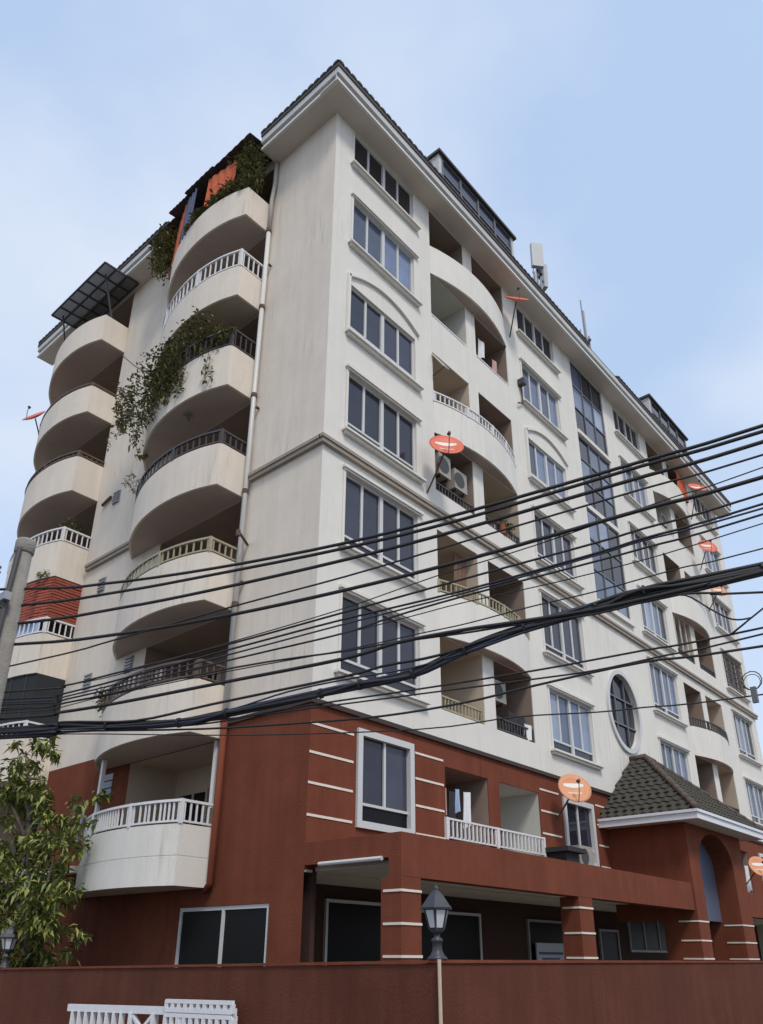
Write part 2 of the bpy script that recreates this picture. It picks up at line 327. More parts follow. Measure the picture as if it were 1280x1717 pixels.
# ------------------------------------------------------------------ windows
pane_cache = {}
def pane(w, h, x, y, z, m, parent):
    k = (round(w,3), round(h,3), m)
    if k not in pane_cache: pane_cache[k] = MB().box(-w/2, w/2, -0.004, 0.004, -h/2, h/2).mesh('pane', m)
    return link('pane', pane_cache[k], parent, loc=(x, y, z))
def window(x0, x1, z0, z1, gm, arch=False, sill=True, trim=True, fm='window_white', trans=0.30):
    w = MB(); f = 0.05; y0, y1 = 0.07, 0.14
    w.box(x0, x1, y0, y1, z0, z0+f); w.box(x0, x1, y0, y1, z1-f, z1); w.box(x0, x0+f, y0, y1, z0+f, z1-f); w.box(x1-f, x1, y0, y1, z0+f, z1-f)
    n = 4; pw = (x1-x0)/n; zt = z0+trans
    for i in range(1, n):
        t = 0.055 if i == 2 else 0.035; xx = x0+i*pw
        w.box(xx-t, xx+t, y0-(0.02 if i == 2 else 0), y1-0.01, z0+f if i == 2 else zt+0.04, z1-f)
    for a, b in ((x0+f, (x0+x1)/2-0.055), ((x0+x1)/2+0.055, x1-f)): w.box(a, b, y0+0.003, y1-0.013, zt, zt+0.05)
    o = w.build('window', fm, bld)
    for i in range(n):
        m = gm[i] if isinstance(gm, (list, tuple)) else gm
        a = x0+i*pw+(f if i == 0 else 0.03); b = x0+(i+1)*pw-(f if i == n-1 else 0.03)
        pane(b-a, z1-f-zt-0.05, (a+b)/2, y0+0.035+0.004*(i % 2), (z1-f+zt+0.05)/2, m, o)
    for a, b in ((x0+f, (x0+x1)/2-0.055), ((x0+x1)/2+0.055, x1-f)): pane(b-a, zt-z0-f, (a+b)/2, y0+0.04, (zt+z0+f)/2, 'glass_dark', o)
    if sill:
        s_ = MB(); s_.box(x0-0.16, x1+0.18, -0.15, 0.06, z0-0.055, z0-0.003); s_.box(x0-0.10, x1+0.12, -0.09, -0.003, z0-0.12, z0-0.055); s_.build('sill', 'stucco_clean', o)
    if trim:
        t = MB()
        if arch:
            pts = []; xa, xb = x0-0.10, x1+0.12
            for i in range(17):
                u = i/16; pts.append((xa+(xb-xa)*u, z1+0.20+0.42*(1-(2*u-1)**2)))
            for (a, za), (b, zb) in zip(pts, pts[1:]):
                t.add([(a,-0.07,za-.05),(b,-0.07,zb-.05),(b,-0.07,zb+.05),(a,-0.07,za+.05),(a,-0.003,za-.05),(b,-0.003,zb-.05),(b,-0.003,zb+.05),(a,-0.003,za+.05)],
                      [(0,1,2,3),(0,4,5,1),(3,2,6,7)])
            t.box(xa-0.045, xa+0.045, -0.07, -0.003, z0+0.01, z1+0.24)
        else:
            t.box(x0-0.10, x1+0.14, -0.09, -0.003, z1+0.05, z1+0.12); t.box(x0-0.06, x1+0.08, -0.05, -0.003, z1+0.003, z1+0.05); t.box(x0-0.07, x0-0.003, -0.03, -0.003, z0, z1)
        t.build('trim', 'stucco_clean', o)
    return o
D, SL, BL, PA = 'glass_dark', 'glass_slate', 'glass_blue', 'glass_pale'
GM = {0: [SL, SL, SL, SL, BL, D], 1: [[PA, BL, BL, PA], SL, SL, BL, BL, [SL, D, SL, D]], 2: [BL, BL, [BL, PA, BL, SL], SL, BL, SL], 3: [BL, [SL, PA, BL, SL], SL, SL, BL, SL]}
for c, (a, b) in enumerate(WX):
    for k in range(6): window(a, b, FH[k], FT[k], GM[c][k], arch=(k == 3 and c < 2), trim=(k < 5))
gr = MB(); x0, x1 = WX[3]
for i in range(12): gr.box(x0+.05+i*.205, x0+.075+i*.205, -0.06, -0.035, FH[2]+.05, FT[2])
for j in range(8): gr.box(x0+.04, x1-.04, -0.062, -0.033, FH[2]+.06+j*.23, FH[2]+.085+j*.23)
gr.build('window_grille', 'brown_metal', bld)
for j in range(3): MB().box(19.25+j*.55, 19.29+j*.55, 0.04, 0.08, OB[2]+.30, OT[2]-.01).build('bar', 'window_white', bld)
def base_window(x0, x1, z0, z1):
    w = MB(); f = 0.13
    w.box(x0, x1, -0.05, 0.12, z0, z0+f); w.box(x0, x1, -0.05, 0.12, z1-f, z1); w.box(x0, x0+f, -0.05, 0.12, z0+f, z1-f); w.box(x1-f, x1, -0.05, 0.12, z0+f, z1-f)
    xm = (x0+x1)/2; zt = z0+0.42; w.box(xm-0.03, xm+0.03, 0.02, 0.1, zt+0.05, z1-f); w.box(x0+f, x1-f, 0.02, 0.1, zt, zt+0.05)
    o = w.build('window', 'window_white', bld)
    for a, b in ((x0+f, xm-0.03), (xm+0.03, x1-f)): pane(b-a, z1-f-zt-0.05, (a+b)/2, 0.06, (z1-f+zt+0.05)/2, SL, o)
    pane(x1-x0-2*f, zt-z0-f, xm, 0.06, (zt+z0+f)/2, 'glass_black', o)
for x0, x1, z1 in ((1.22, 2.90, 6.40), (8.98, 10.62, 6.22), (24.3, 26.6, 6.22)): base_window(x0+0.004, x1-0.004, 4.554, z1-0.004)
# stair window: three tall glazed sections
for si, (za, zb) in enumerate(stair):
    w = MB(); nr = 3; nc = 3
    for i in range(nc+1): xx = SX0+0.03+(SX1-SX0-0.06)*i/nc; w.box(xx-0.03, xx+0.03, 0.03, 0.12, za, zb)
    for j in range(nr+1):
        zz = za+0.03+(zb-za-0.06)*j/nr
        for i in range(nc):
            xa = SX0+0.06+(SX1-SX0-0.06)*i/nc; w.box(xa, xa+(SX1-SX0-0.06)/nc-0.06, 0.034, 0.116, zz-0.03, zz+0.03)
    o = w.build('stair_window', 'window_grey', bld)
    for i in range(nc):
        for j in range(nr):
            cw, ch = (SX1-SX0-0.06)/nc, (zb-za-0.06)/nr
            pane(cw-0.06, ch-0.06, SX0+0.03+cw*(i+.5), 0.07, za+0.03+ch*(j+.5), [BL, SL, D, BL, SL, BL, PA][(i*3+j*5+si) % 7], o)
MB().box(SX0-0.08, SX1+0.08, -0.10, -0.003, 12.80, 12.97).build('sill', 'stucco_clean', bld); MB().box(SX0-0.02, SX1+0.02, -0.06, -0.003, 19.53, 19.69).build('sill', 'stucco_clean', bld)
# oval window
w = MB(); n = 48
def ring(mb, rx0, rz0, rx1, rz1, ya, yb):
    o = len(mb.v)
    for k in range(n):
        t = 2*math.pi*k/n
        for rx, rz, y in ((rx0, rz0, yb), (rx0, rz0, ya), (rx1, rz1, ya), (rx1, rz1, yb)): mb.v.append((OVX+rx*math.cos(t), y, OVZ+rz*math.sin(t)))
    for k in range(n):
        k2 = (k+1) % n
        for j in range(4): mb.f.append((o+4*k+j, o+4*k2+j, o+4*k2+(j+1) % 4, o+4*k+(j+1) % 4))
ring(w, ORX+0.13, ORZ+0.13, ORX-0.01, ORZ-0.01, -0.07, -0.004); o = w.build('oval_window', 'window_white', bld)
p = MB(); p.v = [(OVX+ORX*math.cos(2*math.pi*k/n), 0.12, OVZ+ORZ*math.sin(2*math.pi*k/n)) for k in range(n)]; p.f = [tuple(range(n))]; p.build('pane', 'glass_dark', o)
g = MB()
for s_ in (-1, 1):
    u = 0.36; g.box(OVX+s_*u-0.025, OVX+s_*u+0.025, 0.06, 0.11, OVZ-ORZ*math.sqrt(1-(u/ORX)**2), OVZ+ORZ*math.sqrt(1-(u/ORX)**2))
    u = 0.42; g.box(OVX-ORX*math.sqrt(1-(u/ORZ)**2), OVX+ORX*math.sqrt(1-(u/ORZ)**2), 0.064, 0.106, OVZ+s_*u-0.025, OVZ+s_*u+0.025)
g.build('muntin', 'window_grey', o)
# ------------------------------------------------------------------ railings and parapets
def lerp_path(pts, step):
    res = []; 
    for a, b in zip(pts, pts[1:]):
        d = math.dist(a, b); n_ = max(1, round(d/step))
        for i in range(n_): res.append((a[0]+(b[0]-a[0])*(i+.5)/n_, a[1]+(b[1]-a[1])*(i+.5)/n_))
    return res
def railing(parent, pts, z0, z1, m, step=0.16, single=False, bal=0.03, posts=(), top=0.05):
    r = MB()
    for a, b in zip(pts, pts[1:]):
        r.bar((*a, z1-top/2), (*b, z1-top/2), top, top*0.8); r.bar((*a, z0+0.05), (*b, z0+0.05), 0.035)
    for p_ in list(posts): r.bar((*pts[p_], z0), (*pts[p_], z1), 0.065)
    ro = r.build('railing', m, parent)
    if single:
        me = MB().box(-bal/2, bal/2, -bal/2, bal/2, z0+0.05, z1-top).mesh('baluster', m)
        for p_ in lerp_path(pts, step): link('baluster', me, parent, loc=(p_[0], p_[1], 0))
    else:
        g = MB()
        for p_ in lerp_path(pts, step): g.box(p_[0]-bal/2, p_[0]+bal/2, p_[1]-bal/2, p_[1]+bal/2, z0+0.05, z1-top)
        g.build('balusters', m, parent, kind='stuff')
    return ro
def inset(pts, t, side=1):
    res = []
    for i, p in enumerate(pts):
        a = pts[max(i-1, 0)]; b = pts[min(i+1, len(pts)-1)]
        def nrm(p, q):
            dx, dy = q[0]-p[0], q[1]-p[1]; l = math.hypot(dx, dy) or 1; return (-dy/l*side, dx/l*side)
        n1 = nrm(a, p) if i > 0 else nrm(p, b); n2 = nrm(p, b) if i < len(pts)-1 else nrm(a, p)
        mxn = (n1[0]+n2[0], n1[1]+n2[1]); k = 2/max(0.35, mxn[0]**2+mxn[1]**2)
        res.append((p[0]+mxn[0]*t*k/1.0*0.5*1.0 if False else p[0]+mxn[0]*t*k/2, p[1]+mxn[1]*t*k/2))
    return res
# street-side balconies
CUT = [(-0.004, 2.45), (-0.82, 2.45), (-0.99, 2.95), (-1.09, 3.5), (-1.12, 4.05), (-1.08, 4.65), (-0.97, 5.25), (-0.77, 5.85), (-0.48, 6.45), (-0.004, 7.08)]
def smooth_path(p):                                       # finer curve between the corner and the far end
    q = p[1:]; res = [p[0]]
    for i in range(len(q)-1):
        p0, p1, p2, p3 = q[max(i-1,0)], q[i], q[i+1], q[min(i+2,len(q)-1)]
        for t in (0, .33, .67):
            f = lambda j: 0.5*((2*p1[j])+(-p0[j]+p2[j])*t+(2*p0[j]-5*p1[j]+4*p2[j]-p3[j])*t*t+(-p0[j]+3*p1[j]-3*p2[j]+p3[j])*t**3)
            res.append((f(0), f(1)))
    return res+[q[-1]]
CURVE = smooth_path(CUT)
def shift(p, dy): return [(x, y+dy) for x, y in p]
def door_back(parent, T, u0, u1, v0, v1, d, gm='glass_black', fm='window_grey'):
    w = MB(); f = 0.06; um = (u0+u1)/2
    for a, b in ((u0, u0+f), (um-f/2, um+f/2), (u1-f, u1)): ubox(w, T, a, b, v0, v1, d-0.05, d)
    ubox(w, T, u0+f, um-f/2, v1-f, v1, d-0.045, d); ubox(w, T, um+f/2, u1-f, v1-f, v1, d-0.045, d)
    ubox(w, T, u0+f, um-f/2, v0, v0+f, d-0.045, d); ubox(w, T, um+f/2, u1-f, v0, v0+f, d-0.045, d)
    w.build('balcony_door', fm, parent)
    p = MB()
    for a, b in ((u0+f, um-f/2), (um+f/2, u1-f)): ubox(p, T, a, b, v0+f, v1-f, d-0.03, d-0.012)
    p.build('door_glass', gm, parent)
def recess(T, u0, u1, v0, v1, d0, d1, m, parent=bld, name='loggia'):
    mb = MB(); c = [T(u, v, d) for d in (d0, d1) for u, v in ((u0, v0), (u1, v0), (u1, v1), (u0, v1))]
    fs = [(4,5,6,7), (0,1,5,4), (3,7,6,2), (0,4,7,3), (1,2,6,5)]
    mb.add(c, fs); return mb.build(name, m, parent)
AR = [('white_metal', .45, True), ('brown_metal', .42, False), ('olive_metal', .36, False), ('dark_metal', .38, False), ('dark_metal', .54, False), ('white_metal', .57, False), None]
BR = [None, ('white_metal', .42, False), ('white_metal', .46, False), ('white_metal', .45, False), ('brown_metal', .20, False), ('brown_metal', .12, False), None]
for dy, rails, (oy0, oy1) in ((0.0, AR, AY), (7.05, BR, BYo)):
    for k in range(7):
        z0, z1 = PZ0[k], PZ1[k]; path = shift(CURVE, dy); inn = inset(path, 0.11, -1)
        if k == 0 and dy > 0: z0, z1 = 3.95, 4.30
        top = z1
        poly = path+inn[::-1]
        p = MB().prism(poly, z0, top)
        if k == 0 and dy == 0:                            # a groove runs round the lowest parapet
            p = MB().prism(poly, z0, z0+0.50).prism(inset(path, 0.012, -1)+inn[::-1], z0+0.50, z0+0.52).prism(poly, z0+0.52, top)
        b = p.build('balcony', 'stucco' if k else 'stucco_clean', bld)
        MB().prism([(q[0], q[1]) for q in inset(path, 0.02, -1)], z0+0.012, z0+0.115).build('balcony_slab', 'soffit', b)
        zc = (PZ0+[ZS])[k+1]
        if zc-z0 > 1:
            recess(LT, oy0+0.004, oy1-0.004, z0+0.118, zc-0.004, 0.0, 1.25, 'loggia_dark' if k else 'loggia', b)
            door_back(b, LT, oy0+0.35, oy0+1.55, z0+0.13, z0+2.25, 1.24, 'glass_dark', 'beige_metal'); door_back(b, LT, oy0+1.95, oy1-0.25, z0+0.13, z0+2.25, 1.24, 'glass_dark', 'beige_metal')
        if rails[k]:
            m, h, single = rails[k]; mid = [(a[0]*.72+c[0]*.28, a[1]*.72+c[1]*.28) for a, c in zip(path, inn)]
            railing(b, mid, top, top+h, m, 0.125 if single else 0.15, single, posts=(1, 8, 16, 24) if single else (1, 9, 18), top=0.06)
# front loggias and bowed parapets
def bow(x0, x1, dep, n_=14):
    return [(x0+(x1-x0)*i/n_, -0.004-dep*(1-(2*i/n_-1)**2)) for i in range(n_+1)]
LOGM = [['loggia', 'loggia_dark'], ['loggia', 'loggia_dark'], ['loggia_dark', 'loggia'], ['loggia', 'loggia_dark'], ['loggia_white', 'loggia_dark'], ['loggia_dark', 'loggia_dark']]
RM = [('olive_metal', .36), ('olive_metal', .34), ('dark_metal', .30), ('white_metal', .34), ('white_metal', .16), None]
for bi, o in enumerate(BO):
    for k in range(6):
        bays = ((3.92+o, 5.62+o), (6.10+o, 7.86+o))
        if k in (1, 3, 5):
            zlo, zhi = {1: (9.13, 10.22), 3: (14.75, 15.75), 5: (20.30, 21.38)}[k]
            path = bow(3.92+o, 7.90+o, 0.35); inn = inset(path, 0.11, 1)
            b = MB().prism(path+inn[::-1], zlo, zhi).build('balcony', 'stucco_clean', bld)
            MB().prism(inset(path, 0.015, 1), zlo+0.012, zlo+0.11).build('balcony_slab', 'soffit', b)
            if RM[k]:
                m = RM[k][0] if not (bi and k == 1) else 'dark_metal'
                railing(b, [(a[0]*.78+c[0]*.22, a[1]*.78+c[1]*.22) for a, c in zip(path, inn)], zhi, zhi+RM[k][1], m, 0.17, posts=(0, 4, 8, 11, 14))
        else:
            b = None
        for j, (a, c) in enumerate(bays):
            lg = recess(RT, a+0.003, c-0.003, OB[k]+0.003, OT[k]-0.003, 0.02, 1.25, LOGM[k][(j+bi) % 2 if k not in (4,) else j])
            door_back(lg, RT, a+0.25, c-0.4, OB[k]+0.01, OB[k]+1.35, 1.24, 'glass_dark' if (j+k) % 2 else 'glass_slate', 'window_white' if k % 2 else 'window_grey')
            if b is None and RM[k]:
                m, h = RM[k]
                if k == 0 and j == 1: m = 'dark_metal'
                railing(lg, [(a+0.02, 0.06), (c-0.02, 0.06)], OB[k]+0.01, OB[k]+h, m, 0.13, posts=(0, 1))
for j, (a, c) in enumerate(((3.98, 5.60), (6.06, 7.82), (19.1, 20.75), (21.2, 23.0))):
    lg = recess(RT, a+0.003, c-0.003, 4.603, 6.127, 0.02, 1.25, ['loggia_dark', 'loggia_white', 'loggia', 'loggia_dark'][j])
    if j != 1: door_back(lg, RT, a+0.3, c-0.4, 4.61, 5.95, 1.24, 'glass_dark', 'window_white')
    if j == 0: railing(lg, [(3.95, -0.03), (5.83, -0.03), (7.84, -0.03)], 4.62, 5.07, 'white_metal', 0.15, True, posts=(0, 1, 2), bal=0.035)
# painted stripes on the red base
mb_s = [(0.0, 1.13), (2.97, 3.92), (7.88, 8.80), (10.8, 11.35)]
for z in (6.24, 5.72, 5.18, 4.63):
    for a, c in mb_s: MB().box(a, c, -0.012, -0.002, z-0.022, z+0.022).build('stripe', 'stripe', bld)
# ------------------------------------------------------------------ eaves and roof
EO = 0.57; ZF0, ZF1, ZT = 22.87, 23.36, 23.60
CUTY = (2.35, 6.75)
def eave_front(x0, x1):
    MB().box(x0, x1, -EO+0.02, 0.0, ZF0+0.012, ZF0+0.06).build('eave_soffit', 'eave_soffit', bld)
    m = MB(); m.box(x0, x1, -EO-0.05, -EO+0.02, ZF0, ZF0+0.075); m.build('gutter_lip', 'fascia_lip', bld)
    m = MB(); m.box(x0, x1, -EO, -EO+0.02, ZF0+0.075, ZF0+0.26); m.box(x0, x1, -EO-0.07, -EO+0.02, ZF0+0.26, ZF1); m.build('fascia', 'fascia', bld)
def eave_side(y0, y1):
    MB().box(-EO+0.02, 0.0, max(y0, 0.001), y1, ZF0+0.012, ZF0+0.06).build('eave_soffit', 'eave_soffit', bld)
    m = MB(); m.box(-EO-0.05, -EO+0.02, y0, y1, ZF0, ZF0+0.075); m.build('gutter_lip', 'fascia_lip', bld)
    m = MB(); m.box(-EO, -EO+0.02, y0, y1, ZF0+0.075, ZF0+0.26); m.box(-EO-0.07, -EO+0.02, y0, y1, ZF0+0.26, ZF1); m.build('fascia', 'fascia', bld)
eave_front(-EO-0.07, BX+EO); eave_side(-EO+0.02, CUTY[0]); eave_side(CUTY[1], BY+EO)
# sloped roof: overhang strips and main hips
SLP = 0.62
def roof_z(d): return ZF1+0.03+(d+EO+0.07)*SLP            # d is the distance in from the wall line
roof = MB(); rh = (BY)/2
def rp_(x, y): return (x, y, roof_z(min(x, y, BX-x, BY-y)))
e = EO+0.08
xr0, xr1 = rh, BX-rh
roof.add([rp_(-e,-e), rp_(BX+e,-e), rp_(xr1,rh), rp_(xr0,rh)], [(0,1,2,3)])
roof.add([rp_(BX+e,-e), rp_(BX+e,BY+e), rp_(xr1,rh)], [(0,1,2)])
roof.add([rp_(BX+e,BY+e), rp_(-e,BY+e), rp_(xr0,rh), rp_(xr1,rh)], [(0,1,2,3)])
ya, yb = CUTY
roof.add([rp_(-e,BY+e), rp_(-e,yb), rp_(0,yb), rp_(0,ya), rp_(-e,ya), rp_(-e,-e), rp_(0.0,0.0), rp_(xr0,rh), rp_(0,BY)], [(0,1,2,8),(3,4,5,6),(8,2,3,6,7)])
roof.build('roof', 'tile_dark', bld)
tl = MB()
def eave_tile(x, y, along):
    # rounded tile end, 0.22 wide
    n_ = 5; o = len(tl.v)
    for t in (0, 0.22):
        for i in range(n_):
            a = math.pi*i/(n_-1); w_ = 0.115*math.cos(a); h_ = 0.085*math.sin(a)
            if along == 'x': tl.v.append((x+w_, y+t, ZT-0.10+h_+t*SLP))
            else: tl.v.append((x+t, y+w_, ZT-0.10+h_+t*SLP))
    for i in range(n_-1): tl.f.append((o+i, o+i+1, o+n_+i+1, o+n_+i))
    tl.f.append(tuple(o+i for i in range(n_)))
x = -EO
while x < BX+EO:
    if not (12.9 < x < 15.3): eave_tile(x, -EO-0.12, 'x')
    x += 0.235
y = -EO
while y < BY+EO:
    if not (CUTY[0] < y < CUTY[1]): eave_tile(-EO-0.12, y, 'y')
    y += 0.235
tl.build('eave_tiles', 'tile_dark', bld, kind='stuff')
for q in ((-EO-0.1, 12.85, -EO-0.1, -EO+0.05), (15.3, BX+EO, -EO-0.1, -EO+0.05), (-EO-0.1, -EO+0.05, -EO+0.05, CUTY[0]), (-EO-0.1, -EO+0.05, CUTY[1], BY+EO)):
    MB().box(*q, ZF1, ZT-0.09).build('tile_batten', 'tile_dark', bld)
# glazed dormers above the two front bays
for o in BO:
    x0, x1, y0, zt = 3.9+o, 8.1+o, -0.45, 24.93
    d = MB(); d.box(x0-0.08, x1+0.08, y0-0.10, 2.2, zt, zt+0.10)
    d.add([(x0-.08,y0-.10,zt+.10),(x1+.08,y0-.10,zt+.10),(x1+.08,2.2,zt+.10),(x0-.08,2.2,zt+.10),(x0+.5,0.9,zt+.45),(x1-.5,0.9,zt+.45)], [(0,1,5,4),(1,2,5),(2,3,4,5),(3,0,4)])
    dm = d.build('dormer', 'tile_dark', bld)
    for xa in (x0, x1-0.18): MB().box(xa, xa+0.18, y0, 2.0, ZT-0.1, zt).build('dormer_cheek', 'fascia', dm)
    w = MB()
    for i in range(5):
        xx = x0+0.18+(x1-x0-0.36)*i/4; w.box(xx-0.04, xx+0.04, y0-0.01, y0+0.06, ZT-0.1, zt)
    for zz in (ZT, 24.25, zt-0.08): w.box(x0+0.18, x1-0.18, y0, y0+0.05, zz, zz+0.07)
    w.build('dormer_frame', 'window_grey', dm)
    for i in range(4):
        cw = (x1-x0-0.36)/4
        for za, zb in ((ZT+0.07, 24.25), (24.32, zt-0.08)): pane(cw-0.08, zb-za, x0+0.18+cw*(i+.5), y0+0.03, (za+zb)/2, BL if zb > 25 else SL, dm)
# ------------------------------------------------------------------ drain pipe and service bits on the street side
pts = [(-0.09, 2.36, z) for z in (23.0, 20.3)]
MB().tube([(-0.07, 2.30, 23.0), (-0.07, 2.30, 22.0), (-0.09, 2.36, 21.4), (-0.09, 2.36, 20.25)], 0.06).build('drain_pipe', 'pipe_beige', bld, True, label='beige painted top length of drain pipe')
MB().tube([(-0.10, 2.36, 20.25), (-0.10, 2.36, 6.72)], 0.060).build('drain_pipe', 'pipe_white', bld, True)
MB().tube([(-0.10, 2.36, 6.72), (-0.10, 2.36, 3.62), (-0.10, 2.52, 3.5)], 0.066).build('drain_pipe', 'red_paint', bld, True, label='red painted bottom length of drain pipe')
for z in (20.2, 17.5, 14.7, 12.0, 9.2, 6.75): MB().tube([(-0.10, 2.36, z-0.05), (-0.10, 2.36, z+0.05)], 0.078, 10).build('pipe_bracket', 'rust', bld)
for z in (18.9, 14.3, 9.7): MB().tube([(-0.02, 2.24, z), (-0.10, 2.24, z)], 0.035).build('pipe_stub', 'rust', bld)
MB().tube([(-0.02, 2.22, 10.62), (-0.45, 1.95, 10.62), (-0.5, 1.95, 10.60)], 0.03).tube([(-0.5, 1.95, 10.54), (-0.5, 1.95, 10.68)], 0.05).build('overflow_pipe', 'rust', bld)
for y, z in ((8.38, 14.32), (8.38, 11.56), (8.40, 17.2), (6.41, 8.82), (8.28, 8.80)):
    m = MB(); m.box(-0.03, -0.002, y-0.16, y+0.16, z-0.2, z+0.2); v = m.build('vent', 'grey_metal', bld)
    g = MB()
    for i in range(5): g.bar((-0.05, y-0.14, z-0.16+i*0.08), (-0.05, y+0.14, z-0.16+i*0.08), 0.03, 0.04)
    g.build('louvre', 'grey_metal', v)
m = MB(); m.tube([(-0.06, 8.62, 14.42), (-0.06, 9.05, 14.30)], 0.045); m.build('vent_pipe', 'rust', bld)
# ground floor window on the street side, window and posts of the lowest balcony
m = MB(); m.box(0.02, 0.1, 0.824, 3.356, 3.17, 3.236); m.box(0.02, 0.1, 0.824, 0.89, 1.0, 3.17); m.box(0.02, 0.1, 2.03, 2.10, 1.0, 3.17); m.box(0.02, 0.1, 3.29, 3.356, 1.0, 3.17)
o = m.build('window', 'window_white', bld)
for a, c in ((0.89, 2.03), (2.10, 3.29)): MB().box(0.05, 0.06, a, c, 1.0, 3.17).build('pane', 'glass_black', o)
MB().box(-0.09, -0.03, 2.56, 2.64, 5.0, 6.33).build('post', 'white_metal', bld); MB().box(-0.6, -0.52, 5.85, 5.93, 4.65, 6.33).build('post', 'white_metal', bld)
m = MB()
for i in range(3): m.box(-0.02, -0.002, 6.38, 6.74, 5.72+i*0.17, 5.86+i*0.17)
m.build('glass_block_window', 'glass_pale', bld)
MB().box(-0.25, 0.0, 7.1, 9.4, 4.08, 4.22).build('ledge', 'stucco_clean', bld)
# ------------------------------------------------------------------ carport along the front
FY = -2.10
for q in ((0.0, 11.395, FY, FY+0.25, 3.52, 4.16), (0.0, 0.25, FY+0.25, -0.003, 3.80, 4.16), (15.51, BX, FY, FY+0.25, 3.52, 4.16)): MB().box(*q).build('carport_beam', 'red_paint', bld)
for xa, xb in ((0.26, 11.39), (15.51, 27.2)):
    MB().box(xa, xb, FY+0.26, -0.005, 3.72, 3.795).build('carport_ceiling', 'eave_soffit', bld); MB().box(xa, xb, FY+0.26, -0.005, 3.90, 3.99).build('carport_roof', 'red_paint', bld)
MB().tube([(-0.03, -0.38, 3.79), (-0.03, -1.74, 3.79)], 0.035).build('carport_trim', 'window_white', bld)
for x0, x1 in ((0.0, 0.47), (4.98, 5.98), (21.0, 21.6)):
    dy = 0.4 if x0 < 1 else 0.42
    xx0 = x0 if x0 < 1 else x0+0.45
    c = MB().box(xx0, x1, FY+0.004, FY+dy, 0, 3.52).build('carport_column', 'red_paint', bld)
    if x0 < 20:
        for z in (3.32, 2.86, 2.42):
            MB().box(xx0-0.012, x1+0.004, FY-0.010, FY+dy-0.05, z-0.018, z+0.018).build('stripe', 'stripe', c)
# things on the dim back wall of the carport
def frame_y(x0, x1, z0, z1, n_, y=1.5, m='window_white', t=0.06):
    w = MB(); w.box(x0, x1, y-0.06, y-0.003, z1-t, z1); w.box(x0, x0+t, y-0.06, y-0.003, z0, z1-t); w.box(x1-t, x1, y-0.06, y-0.003, z0, z1-t)
    if z0 > 0.5: w.box(x0+t, x1-t, y-0.06, y-0.003, z0, z0+t)
    for i in range(1, n_): xx = x0+(x1-x0)*i/n_; w.box(xx-t/2, xx+t/2, y-0.055, y-0.006, z0+t, z1-t)
    o = w.build('ground_window' if z0 > 0.5 else 'ground_door', m, bld)
    for i in range(n_):
        a = x0+(x1-x0)*i/n_+t; c = x0+(x1-x0)*(i+1)/n_-t; MB().box(a, c, y-0.03, y-0.02, z0+t, z1-t).build('pane', 'glass_black', o)
frame_y(2.0, 4.3, 0.1, 3.44, 1); frame_y(4.75, 7.2, 0.1, 3.37, 1); frame_y(9.3, 11.25, 0.1, 3.33, 1, m='grey_metal'); frame_y(15.15, 18.45, 2.6, 3.62, 3, m='grey_metal'); frame_y(13.2, 14.4, 0.1, 3.2, 1, m='grey_metal')
# ------------------------------------------------------------------ entrance porch with tiled hip roof
PX0, PX1, PF = 11.40, 15.50, -2.14
m = MB(); m.box(PX0, PX0+0.3, PF+0.9, -0.003, 3.3, 5.66)
m.box(PX1-0.3, PX1, PF+0.9, -0.003, 3.3, 5.66)
ox0, ox1 = 12.08, 14.60; zs = 4.72; zt = 5.66
m.box(PX0, ox0, PF, PF+0.9, 0, zt); m.box(ox1, PX1, PF, PF+0.9, 0, zt)
arc = [(ox0+(ox1-ox0)*(1-math.cos(math.pi*i/16))/2, zs+0.82*math.sin(math.pi*i/16)) for i in range(17)]
for (a, za), (b_, zb_) in zip(arc, arc[1:]):
    vs = [(a,PF,za),(b_,PF,zb_),(b_,PF,zt),(a,PF,zt),(a,PF+.9,za),(b_,PF+.9,zb_),(b_,PF+.9,zt),(a,PF+.9,zt)]
    m.add(vs, [(0,1,2,3),(7,6,5,4),(0,4,5,1)])
pw_ = m.build('porch_wall', 'red_paint', bld)
MB().box(ox0-0.0, ox1, PF+0.55, PF+0.58, 3.36, 5.60).build('skylit_panel', 'skylit_paint', pw_)  # stands in for the sky-lit wall inside the arch, light put into its colour
for z in (3.27, 2.83, 2.42):
    MB().box(PX0-0.012, ox0, PF-0.012, PF+0.5, z-0.018, z+0.018).build('stripe', 'stripe', pw_)
    MB().box(ox1-0.012, PX1, PF-0.012, PF+0.5, z-0.018, z+0.018).build('stripe', 'stripe', pw_)
EX0, EX1, EF = 10.88, 16.02, -2.70; RX, RZ, RYF, EZ = 13.45, 7.93, -0.5, 5.86
m = MB(); m.box(EX0+0.02, EX1-0.02, EF+0.02, -0.004, 5.66, 5.70); ps = m.build('porch_soffit', 'eave_soffit', bld)
m = MB(); m.box(EX0, EX0+0.06, EF, -0.004, 5.64, 5.80); m.box(EX0+0.06, EX1-0.06, EF, EF+0.06, 5.64, 5.80); m.box(EX1-0.06, EX1, EF, -0.004, 5.64, 5.80)
m.box(EX0-0.04, EX0+0.06, EF-0.04, -0.004, 5.80, 5.87); m.box(EX0+0.06, EX1-0.06, EF-0.04, EF+0.06, 5.80, 5.87); m.box(EX1-0.06, EX1+0.04, EF-0.04, -0.004, 5.80, 5.87)
m.build('porch_fascia', 'gate_white', bld)
m = MB(); A, B_, Cc, Dd, E1, F1 = (EX0,0,EZ), (EX0,EF,EZ), (EX1,EF,EZ), (EX1,0,EZ), (RX,RYF,RZ), (RX,0,RZ)
m.add([A,B_,Cc,Dd,E1,F1], [(0,1,4,5),(1,2,4),(2,3,5,4)])
pr = m.build('porch_roof', 'tile_porch', bld)
